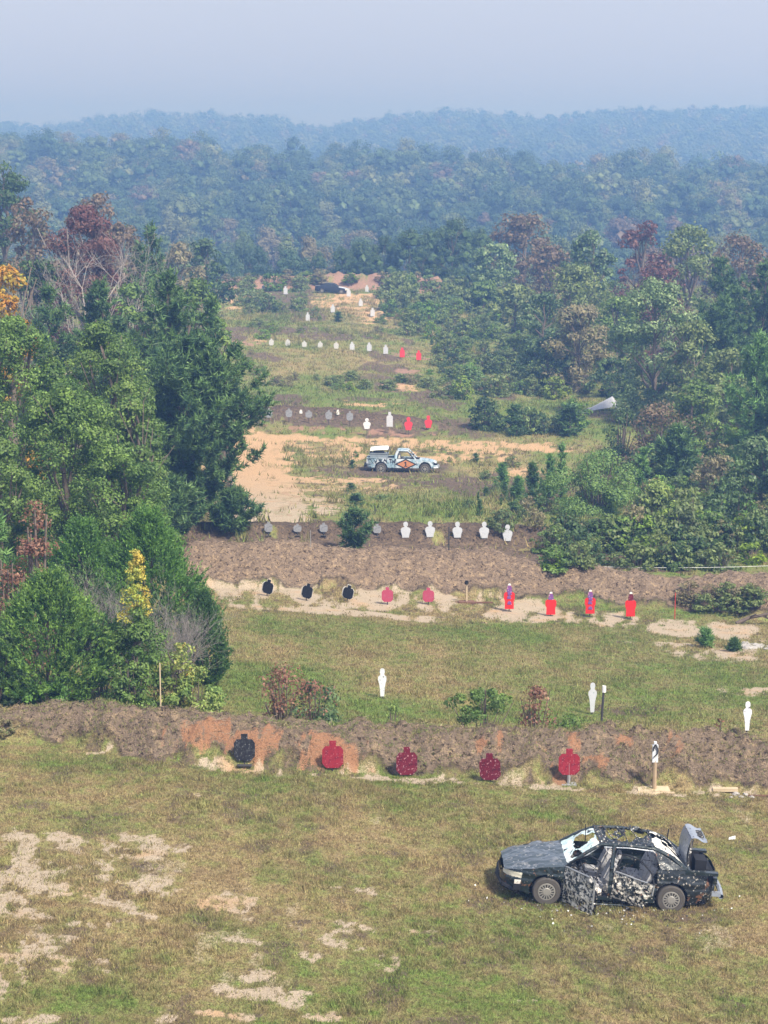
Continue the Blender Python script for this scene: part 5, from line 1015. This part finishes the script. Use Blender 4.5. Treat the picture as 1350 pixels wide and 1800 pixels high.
    if wreck:
        rz_ = rz_-.24*np.exp(-((u+.15)/.28)**2-((v+.25)/.6)**2)+(fbm(u*6, v*6, 9)-.5)*.26+.10*np.exp(-((u+.28)/.16)**2-((v+.8)/.3)**2); hole = fbm(u*2.6+5, v*2.2, 12)[:-1, :-1] > .56; hole &= (v[:-1, :-1] < .55) & (u[:-1, :-1] < .05)
    else: hole = np.zeros((55, 44), bool)
    link('roof', sheet('roof', np.stack([u, v*.60, rz_], -1), ~hole), CM['quarter'] if wreck else pt, root)
    if wreck:
        fl = [path_tube([[.1-.3*k, -.55, 1.40], [-.05-.3*k, -.2, 1.30+.05*(k % 2)], [-.1-.28*k, .3, 1.33]], .012) for k in range(3)]; link('roof_ribs', soup('ribs', np.concatenate(fl)), CM['inside'], root)
    # windscreen, rear screen
    u, v = np.meshgrid(np.linspace(0, 1, 50), np.linspace(-1, 1, 70), indexing='ij'); Wp = np.stack([.97-.68*u+.05*(1-v**2)*(1-u*.4), v*(.75-.19*u), .915+.44*u+.0*v], -1)
    if wreck:
        Wp[..., 2] += (fbm(u*5, v*4, 2)-.5)*.09; q = fbm(u*3+1, v*2.4, 15)[:-1, :-1]; uc, vc = u[:-1, :-1], v[:-1, :-1]; hole = ((uc-.62)/.34)**2+((vc+.15)/.62)**2+(q-.5)*1.8 < .8; hole |= ((uc-.3)/.22)**2+((vc-.62)/.26)**2+(q-.5)*2 < .8
    else: hole = np.zeros((49, 69), bool)
    link('windscreen', sheet('windscreen', Wp, ~hole), CM['glass'] if wreck else CM['darkglass'], root)
    u, v = np.meshgrid(np.linspace(0, 1, 30), np.linspace(-1, 1, 50), indexing='ij'); Wp = np.stack([-.91-.70*u, v*(.56+.10*u), zr+.01-.40*u+.07*np.sin(u*math.pi)], -1); hole = np.zeros((29, 49), bool)
    if wreck: hole = (fbm(u*4, v*3, 17)[:-1, :-1] > .62); Wp[..., 2] += (fbm(u*5, v*4, 18)-.5)*.06
    link('rear_screen', sheet('rear_screen', Wp, ~hole), CM['rearglass'] if wreck else CM['darkglass'], root)
    if not wreck:
        for s_ in (1, -1):
            q = np.array([[[.90, .80*s_, .91], [.26, .60*s_, zr], [-.92, .60*s_, zr], [-1.3, .79*s_, .94]]]); link('side_glass', soup('side', q), CM['darkglass'], root)
    for x in (1.40, -1.33):
        for s_ in (1, -1): wheel(root, x, s_*.78, .30, side=s_, flat=.10 if wreck else 0)
    if not wreck: return root
    # seats, wheel, dash
    def seat(x, y, w_=.5, m='seat'):
        e = empty('seat', (x, y, .28)); e.parent = root; nz_ = lambda q: q+np.random.RandomState(int(x*10+y*10+50)).uniform(-.012, .012, q.shape)
        def pad(sx, sy, sz, loc, ry, nm, mm):
            bm = bmesh.new(); bmesh.ops.create_cube(bm, size=1); bmesh.ops.bevel(bm, geom=bm.edges[:], offset=.2, segments=2, affect='EDGES')
            for vv in bm.verts: vv.co = Vector((vv.co.x*sx, vv.co.y*sy, vv.co.z*sz))
            me = bpy.data.meshes.new(nm); bm.to_mesh(me); bm.free(); o = link(nm, me, CM[mm], e); o.location = loc; o.rotation_euler = (0, ry, 0)
        pad(.52, w_, .18, (0, 0, .12), -.1, 'cushion', m); pad(.16, w_*.95, .62, (-.30, 0, .45), -.38, 'backrest', m)
        if w_ < .8: pad(.10, .26, .18, (-.47, 0, .80), -.3, 'headrest', m)
    seat(.30, .38); seat(.30, -.38); seat(-.62, 0, 1.2)
    st = empty('steering_wheel', (.62, .38, .80)); st.parent = root; a = np.linspace(0, 2*math.pi, 25); ring = np.stack([0*a, .18*np.cos(a), .18*np.sin(a)], 1); o = link('ring', soup('ring', np.concatenate([path_tube(ring, .016, n=6), tubes([[0, -.17, 0]], [[0, .17, 0]], .014, .014), tubes([[0, 0, 0]], [[.3, 0, -.1]], .02, .02)])), CM['black'], st); st.rotation_euler = (0, .45, 0)
    u, v = np.meshgrid(np.linspace(0, 1, 14), np.linspace(-.74, .74, 40), indexing='ij'); dd = np.stack([1.0-.32*np.sin(u*2.2), v+0*u, .88-.36*u+.03*fbm(u*4, v*5, 3)], -1); link('dashboard', sheet('dash', dd), CM['inside'], root)
    rs = np.random.RandomState(11); C = np.stack([rs.uniform(-.9, .9, 150), rs.uniform(-.6, .82, 150), rs.uniform(.26, .62, 150)], 1); C[:, 2] = .26+(C[:, 2]-.26)*rs.rand(150); q = leaves_q(C, rdir(150, rs), .14, .6, rs); link('torn_lining', soup('lining', q), CM['foam'], root)['kind'] = 'stuff'
    C = np.stack([rs.uniform(-1.0, .9, 40), rs.uniform(.2, .7, 40), rs.uniform(.6, 1.25, 40)], 1); e_ = C+rs.randn(40, 3)*.12; link('hanging_wires', soup('wires', tubes(C, e_, .007, .005, 4)), CM['black'], root)['kind'] = 'stuff'
    link('bare_inner_strip', soup('strip', np.concatenate([path_tube([[.95, .74, .93], [.60, .66, 1.10], [.30, .56, 1.30]], .016, n=5), path_tube([[.20, .60, 1.31], [-.35, .62, 1.33], [-.88, .60, 1.29]], .016, n=5)])), CM['lid'], root)
    # doors
    def door(nm, hx, ln, ang, label, z0=.28, z1=.92, rearcut=False, sag=0):
        if not rearcut: z0 = .10
        e = empty(nm, (hx, .855, 0)); e.parent = root; e.rotation_euler = (0, sag, -ang); e['label'] = label; n1, n2 = 60, 44; u, v = np.meshgrid(np.linspace(0, 1, n1), np.linspace(0, 1, n2), indexing='ij')
        rs_ = np.random.RandomState(int(hx*10)+8); Pd = np.stack([-u*ln, .03*np.sin(v*math.pi)+(fbm(u*4, v*4, 21+int(hx*3))-.5)*.10, z0+v*(z1-z0)+.03*(fbm(u*5, v*0, 5)-.5)], -1); k = np.ones((n1-1, n2-1), bool); uc, vc = u[:-1, :-1], v[:-1, :-1]
        if rearcut: k &= ~(((uc-1.32)/.50)**2+((vc-.02)/.75)**2 < 1)
        k &= ~(fbm(uc*9, vc*8, 33+int(hx)) > .70)
        link('skin', sheet('skin', Pd, k), CM['door'], e); Pi = Pd.copy(); Pi[..., 1] -= .09; Pi[..., 1] -= .0; link('inner_panel', sheet('inner', Pi, k & ~(fbm(uc*5, vc*5, 36) > .6)), CM['inside'], e)
        ed = [path_tube([Pd[0, 0], Pd[0, -1]], .022, n=5), path_tube([Pd[-1, 8 if not rearcut else 26], Pd[-1, -1]], .022, n=5), path_tube(Pd[::10, -1], .022, n=5)]; link('edge_frame', soup('edge', np.concatenate(ed)), CM['chrome'], e)
        top = [[-.02, 0, z1], [-ln*.25, -.09, z1+.20], [-ln*.55, -.19, z1+.38], [-ln*.92, -.20, z1+.34], [-ln, -.02, z1]] if not rearcut else [[-.02, 0, z1], [-.05, -.18, z1+.38], [-ln*.5, -.19, z1+.36], [-ln*.85, -.1, z1+.2], [-ln, 0, z1]]
        t_ = np.linspace(0, 1, 22); tp = np.array(top); pp = np.stack([np.interp(t_, np.linspace(0, 1, 5), tp[:, i]) for i in range(3)], 1); link('window_frame', soup('wf', path_tube(pp, .018, n=5)), CM['black'], e)
    door('front_door', 1.02, 1.03, R(58), 'open front door with its paint shot away', z0=.20, z1=.90, sag=.05); door('rear_door', .0, .96, R(36), 'open rear door with its paint shot away', rearcut=True, z1=.88, sag=-.06)
    # boot interior and raised lid
    bt = np.concatenate([boxq(-2.24, -2.20, -.64, .64, .50, .90), boxq(-1.74, -1.70, -.64, .64, .50, .93), boxq(-2.22, -1.72, .62, .65, .52, .93), boxq(-2.22, -1.72, -.65, -.62, .52, .93), boxq(-2.1, -1.85, .1, .5, .55, 1.12), boxq(-2.26, -2.02, -.2, .45, .84, .90)]); link('boot_well', soup('boot', bt), CM['black'], root)
    e = empty('boot_lid', (-1.66, 0, .97)); e.parent = root; e['label'] = 'pale boot lid standing upright'; u, v = np.meshgrid(np.linspace(0, 1, 22), np.linspace(-1, 1, 40), indexing='ij'); wd = .50
    Pl = np.stack([.07*np.sin(u*2.5)-.10*u+0*v, v*(wd-.03*u), u*.60+0*v+(fbm(u*4, v*4, 2)-.5)*.05], -1); link('lid_panel', sheet('lidp', Pl), CM['lid'], e); Pi = Pl.copy(); Pi[..., 0] -= .05; kk_ = fbm(u*5, v*4, 44)[:-1, :-1] < .6; link('lid_inner', sheet('lidi', Pi, kk_), CM['lid'], e)
    Pt = np.stack([Pl[-1:, :, 0]-.36*u, v*(wd-.03), Pl[-1:, :, 2]+.02-.05*u+.03*np.sin(u*6)+0*v], -1); link('lid_tail', sheet('lidt', Pt), CM['lid'], e)
    Ps = [np.array([[0, s_*wd, 0], [-.05, s_*wd, 0], [-.11, s_*(wd-.03), .6], [-.06, s_*(wd-.03), .6]]) for s_ in (1, -1)]; link('lid_edge', soup('lide', np.concatenate([np.stack(Ps), boxq(-.38, -.22, -.2, .2, .57, .60)])), CM['inside'], e)
    # bumper scraps, mirror stub, bent pole
    link('hanging_bumper', soup('hb', np.concatenate([path_tube([[2.32, -.70, .34], [2.42, 0, .33], [2.34, .55, .30], [2.02, .86, .26]], .05, n=6), boxq(1.98, 2.14, .84, .88, .30, .44)])), CM['black'], root)
    link('fog_bracket', soup('fb', boxq(1.98, 2.12, .83, .86, .40, .52)), CM['foam'], root); link('dented_bumper_skin', soup('db', np.concatenate([path_tube([[-2.43, .78, .42], [-2.46, .4, .47], [-2.46, -.5, .47]], .06, n=7), boxq(-2.40, -2.2, .84, .88, .45, .56)])), CM['lid'], root)
    link('sill', soup('sill', np.concatenate([boxq(-.95, 1.0, .80, .86, .19, .26), path_tube([[.95, .88, .20], [.3, .93, .12], [-.4, .97, .15], [-.8, .9, .22]], .018, n=5)])), CM['paint'], root)
    link('fender_rust', sheet('fr', np.stack([*(lambda U, V: (1.08+.34*U, .862+.0*U, .60+.20*V))(*np.meshgrid(np.linspace(0, 1, 24), np.linspace(0, 1, 16), indexing='ij'))], -1), (lambda U, V: fbm(U*6, V*5, 51)[:-1, :-1] > .5)(*np.meshgrid(np.linspace(0, 1, 24), np.linspace(0, 1, 16), indexing='ij'))), CM['quarter'], root)
    link('aerial', soup('aerial', np.concatenate([path_tube([[-1.30, -.2, 1.1], [-1.32, -.2, 1.55]], .014), path_tube([[.50, -.3, 1.0], [.50, -.25, 1.25], [.53, -.25, 1.52]], .010)])), CM['black'], root); return root
def seat_on_ground(root, px, py, yaw, r=.0, drop=.0, sc_=1.0):
    X, Y, Z = at(px, py); e = .8; nx = -(float(h(X+e, Y))-float(h(X-e, Y)))/(2*e); ny = -(float(h(X, Y+e))-float(h(X, Y-e)))/(2*e); n = Vector((nx, ny, 1)).normalized()
    q = n.to_track_quat('Z', 'Y'); up = Vector((0, 0, 1)).rotation_difference(n); root.rotation_mode = 'QUATERNION'; root.rotation_quaternion = up @ Euler((0, 0, yaw)).to_quaternion(); root.location = (X, Y, Z-drop); root.scale = (sc_, sc_, sc_); return X, Y, Z
car = sedan(True); tag(car, 'bullet riddled dark sedan wreck with open doors and raised boot lid', 'car')
# car faces left in the picture: its +x axis points to -X of the world, its +y (driver) side faces the camera
seat_on_ground(car, 1062, 1568, R(180+1), drop=.06, sc_=1.025)
fc = sedan(False, plain('black_car_paint', (.012, .014, .022), .25, .2, .5, var=.2, coat=.7), plain('hood_painted_sky_reflection', (.55, .58, .62), .35, .2, .5, var=.1), name='distant_sedan'); tag(fc, 'dark sedan with a sky reflection painted pale on its hood, parked in the far clearing below the clay berm', 'car')  # sky reflection on the distant hood is put into its pale base colour
seat_on_ground(fc, 583, 515, R(-3))
# ------------------------------------------------------------ painted pickup truck
def truck():
    root = empty('pickup_truck'); A, Bh = 2.50, .88; g = N('white_blue_splattered_paint'); p = g.pos(); col = g.mix(g.ramp(g.noise(2.2, 4, .6, p), .42, .58), (.50, .55, .60), (.26, .38, .46)); col = g.mix(g.ramp(g.noise(3.5, 5, .7, p), .54, .60), col, (.07, .12, .17)); pw = g.done(g.bsdf(col, .5, 0, .4))
    bk, org = plain('black_spray_paint', (.02, .022, .028), .7), plain('orange_spray_paint', (.48, .20, .09), .7, var=.4)
    zt = lambda x: np.interp(x, [-2.5, -.5, -.45, .70, .9, 1.6, 2.2, 2.5], [1.08, 1.08, 1.05, 1.03, 1.02, .97, .86, .72])
    def plan(s, z):
        c, n = np.cos(s), np.sin(s); p_ = 6.0; ax = A-.12*np.clip((z-.6)/.4, 0, 1)*(c > 0); ay = Bh*(1-.05*np.clip((z-.7)/.4, 0, 1)**2); return np.sign(c)*np.abs(c)**(2/p_)*ax, np.sign(n)*np.abs(n)**(2/p_)*ay
    S = np.linspace(0, 2*math.pi, 4001); px_, py_ = plan(S, np.full_like(S, .6)); L_ = np.concatenate([[0], np.cumsum(np.hypot(np.diff(px_), np.diff(py_)))]); ns = 420; sv = np.interp(np.linspace(0, L_[-1], ns), L_, S); nz = 34; sg = np.repeat(sv[:, None], nz, 1)
    x0, _ = plan(sg, np.full_like(sg, .6)); top = zt(x0); zz = .42+(top-.42)*np.linspace(0, 1, nz)[None]; X, Y = plan(sg, zz); P = np.stack([X, Y, zz], -1); cx, cz, cy = (X[:-1, :-1]+X[1:, 1:])/2, (zz[:-1, :-1]+zz[1:, 1:])/2, (Y[:-1, :-1]+Y[1:, 1:])/2; k = np.ones(cx.shape, bool)
    for wx in (1.62, -1.45): k &= ~((np.hypot(cx-wx, cz-.42) < .44) & (np.abs(cy) > .5))
    for sx in (.72, -.42, -.50): k &= ~((np.abs(cx-sx) < .012) & (np.abs(cy) > .5))
    k &= ~((cx > 2.3) & (np.abs(cy) < .5) & (cz > .62) & (cz < .76)); lm = (cx > 2.2) & (np.abs(cy) > .52) & (cz > .62) & (cz < .78); k &= ~lm; tl = (cx < -2.38) & (np.abs(cy) > .70) & (cz > .74) & (cz < .96); k &= ~tl
    link('body', sheet('body', P, k), pw, root)
    for s_ in (1, -1): link('headlight', sheet('hl', P*np.array([.99, .99, 1]), lm & (cy*s_ > 0)), CM['darkglass'], root); link('taillight', sheet('tl', P*np.array([.99, .99, 1]), tl & (cy*s_ > 0)), CM['tail'], root)
    link('chassis', soup('ch', np.concatenate([boxq(-2.3, 2.3, -.6, .6, .36, .50), boxq(.95, 2.2, -.6, .6, .5, .8), boxq(-2.40, -.5, -.6, .6, .60, .66), boxq(.6, .72, -.8, .8, .5, 1.0)])), CM['inside'], root)
    link('front_bumper', soup('fb', path_tube([[2.2, -.86, .45], [2.52, -.7, .46], [2.56, 0, .46], [2.52, .7, .46], [2.2, .86, .45]], .09)), CM['chrome'], root); link('rear_bumper', soup('rb', boxq(-2.66, -2.52, -.84, .84, .44, .60)), CM['black'], root)
    u, v = np.meshgrid(np.linspace(.82, 2.42, 40), np.linspace(-1, 1, 40), indexing='ij'); link('hood', sheet('hood', np.stack([u, v*.83*(1-.12*np.clip((u-1.8)/.7, 0, 1)**2), zt(u)+.05*(1-v**2)], -1)), pw, root)
    link('bed_rail', soup('rail', np.concatenate([boxq(-2.45, -.5, .74, .86, 1.075, 1.10), boxq(-2.45, -.5, -.86, -.74, 1.075, 1.10), boxq(-2.47, -2.40, -.8, .8, .7, 1.09), boxq(-.52, -.46, -.8, .8, .66, 1.09)])), pw, root)
    zr = 1.60
    cab = []
    for s_ in (1, -1):
        cab += [path_tube([[.98, .80*s_, 1.01], [.62, .72*s_, 1.38], [.40, .66*s_, zr]], .045), path_tube([[.40, .66*s_, zr], [-.28, .66*s_, zr+.01]], .05), path_tube([[-.28, .66*s_, zr], [-.42, .72*s_, 1.3], [-.44, .82*s_, 1.04]], .10)]
    cab.append(path_tube([[.40, -.66, zr], [.43, 0, zr+.03], [.40, .66, zr]], .04)); cab.append(boxq(-.50, -.42, -.80, .80, 1.02, 1.18)); cab.append(path_tube([[-.28, -.66, zr], [-.28, .66, zr]], .05)); cab.append(boxq(-.44, .95, .81, .85, .98, 1.05)); cab.append(boxq(-.44, .95, -.85, -.81, .98, 1.05))
    link('cab_frame', soup('cab', np.concatenate(cab)), pw, root); u, v = np.meshgrid(np.linspace(-.32, .42, 12), np.linspace(-1, 1, 14), indexing='ij'); link('roof', sheet('roof', np.stack([u, v*.67, zr+.02+.035*(1-v**2)+0*u], -1)), pw, root)
    link('window_seal', soup('ws', np.concatenate([path_tube([[-.30, -.80, 1.06], [.86, -.815, 1.06], [.42, -.70, 1.52], [-.20, -.70, 1.53], [-.30, -.80, 1.06]], .026), path_tube([[.98, -.76, 1.03], [.44, -.6, 1.58]], .03)])), bk, root)
    link('wiper_scrap', soup('wi', np.concatenate([boxq(.70, 1.25, -.70, -.1, 1.08, 1.11), boxq(.55, .85, -.5, .4, 1.28, 1.31)])), bk, root); link('bench_seat', soup('bs', np.concatenate([boxq(-.30, -.14, -.7, .7, .8, 1.30), boxq(-.2, .4, -.7, .7, .6, .85)])), CM['foam'], root)
    for x in (1.62, -1.45):
        for s_ in (1, -1): wheel(root, x, s_*.78, .36, r=.37, wd=.24, side=s_, slots=7)
    # paint marks on the side that faces the camera (-y)
    y0 = -.886
    def flat(pts, m, nm, y=y0):
        bm = bmesh.new(); f = bm.faces.new([bm.verts.new((x, y, z)) for x, z in pts]); r = bmesh.ops.extrude_face_region(bm, geom=[f]); bmesh.ops.translate(bm, verts=[v_ for v_ in r['geom'] if isinstance(v_, bmesh.types.BMVert)], vec=(0, .004, 0)); me = bpy.data.meshes.new(nm); bm.to_mesh(me); bm.free(); return link(nm, me, m, root)
    dc = (.28, .69); flat([(dc[0]-.78, dc[1]), (dc[0], dc[1]-.38), (dc[0]+.78, dc[1]), (dc[0], dc[1]+.38)], bk, 'diamond_border', y0-.002); flat([(dc[0]-.60, dc[1]), (dc[0], dc[1]-.28), (dc[0]+.60, dc[1]), (dc[0], dc[1]+.28)], org, 'orange_diamond', y0-.008)
    x, z = dc; flat([(x-.12, z-.17), (x+.12, z-.17), (x+.12, z-.12), (x+.04, z-.12), (x+.04, z+.18), (x-.03, z+.18), (x-.13, z+.10), (x-.10, z+.06), (x-.04, z+.09), (x-.04, z-.12), (x-.12, z-.12)], bk, 'number_one', y0-.014)
    def strokes(S_, w_=.045):
        Q = []
        for a_, b_ in S_:
            a_, b_ = np.array(a_), np.array(b_); d = b_-a_; n_ = np.array([-d[1], d[0]]); n_ = n_/np.linalg.norm(n_)*w_/2; q = [a_-n_, b_-n_, b_+n_, a_+n_]; Q.append([[p_[0], y0-.004, p_[1]] for p_ in q])
        return np.array(Q)
    SS = []
    def letter(ch, x, z, w_, h_):
        D_ = {'A': [((0, 0), (.5, 1)), ((.5, 1), (1, 0)), ((.2, .4), (.8, .4))], 'L': [((0, 1), (0, 0)), ((0, 0), (1, 0))], 'T': [((0, 1), (1, 1)), ((.5, 1), (.5, 0))], 'W': [((0, 1), (.25, 0)), ((.25, 0), (.5, .7)), ((.5, .7), (.75, 0)), ((.75, 0), (1, 1))], 'V': [((0, 1), (.5, 0)), ((.5, 0), (1, 1))], 'I': [((.5, 1), (.5, 0))], '/': [((0, 1), (1, 0))], '=': [((0, .7), (1, .7)), ((.1, .35), (.9, .35)), ((0, 1), (.5, 0))], 'Z': [((0, 1), (1, 1)), ((1, 1), (0, 0)), ((0, 0), (1, 0))]}
        for a_, b_ in D_[ch]: SS.append(((x+a_[0]*w_, z+a_[1]*h_), (x+b_[0]*w_, z+b_[1]*h_)))
    letter('/', -2.25, .70, .26, .36); letter('/', -2.0, .72, .22, .34); letter('I', -1.85, .84, .2, .2); letter('=', -1.62, .86, .26, .19); letter('A', -1.28, .84, .18, .2); letter('L', -1.06, .76, .15, .27); letter('T', -.90, .74, .2, .29); letter('W', -.68, .74, .24, .28)
    link('sprayed_lettering', soup('letters', strokes(SS)), bk, root); return root
tk = truck(); tag(tk, 'white and blue spray painted pickup truck with an orange diamond and the number 1', 'truck'); seat_on_ground(tk, 707, 828, R(-3), drop=.10)
def on_truck(name, label, cat, build, loc):
    e = empty(name); tag(e, label, cat); e.rotation_mode = 'QUATERNION'; e.rotation_quaternion = tk.rotation_quaternion; e.location = Vector(tk.location)+tk.rotation_quaternion @ Vector(loc); build(e)
def crate(e):
    link('box', soup('box', np.concatenate([boxq(-.62, .62, -.42, .42, 0, .30), boxq(-.66, .66, -.46, .46, .30, .34)])), plain('dull_grey_box', (.20, .235, .27), .6, var=.3), e)
    u, v = np.meshgrid(np.linspace(-.62, .66, 14), np.linspace(-1, 1, 14), indexing='ij'); link('lid', sheet('lid', np.stack([u, v*.42, .50+.10*np.sin((u+.62)*1.4)+.10*(v+1)], -1)), plain('dirty_white_lid', (.62, .63, .62), .6, var=.35), e); link('props_and_gap_shade', soup('props_gap', np.concatenate([tubes([[.60, -.40, .3], [-.58, -.38, .3], [.6, .4, .3], [-.58, .4, .3]], [[.64, -.38, .62], [-.6, -.36, .5], [.64, .4, .8], [-.6, .4, .7]], .03, .03), boxq(-.4, .35, -.3, .3, .34, .46)])), CM['black'], e)  # black block under the lid puts the shade of the gap into colour
on_truck('equipment_box', 'grey box with a raised dirty white lid on the bed of the pickup truck', 'box', crate, (-1.62, -.20, 1.06))
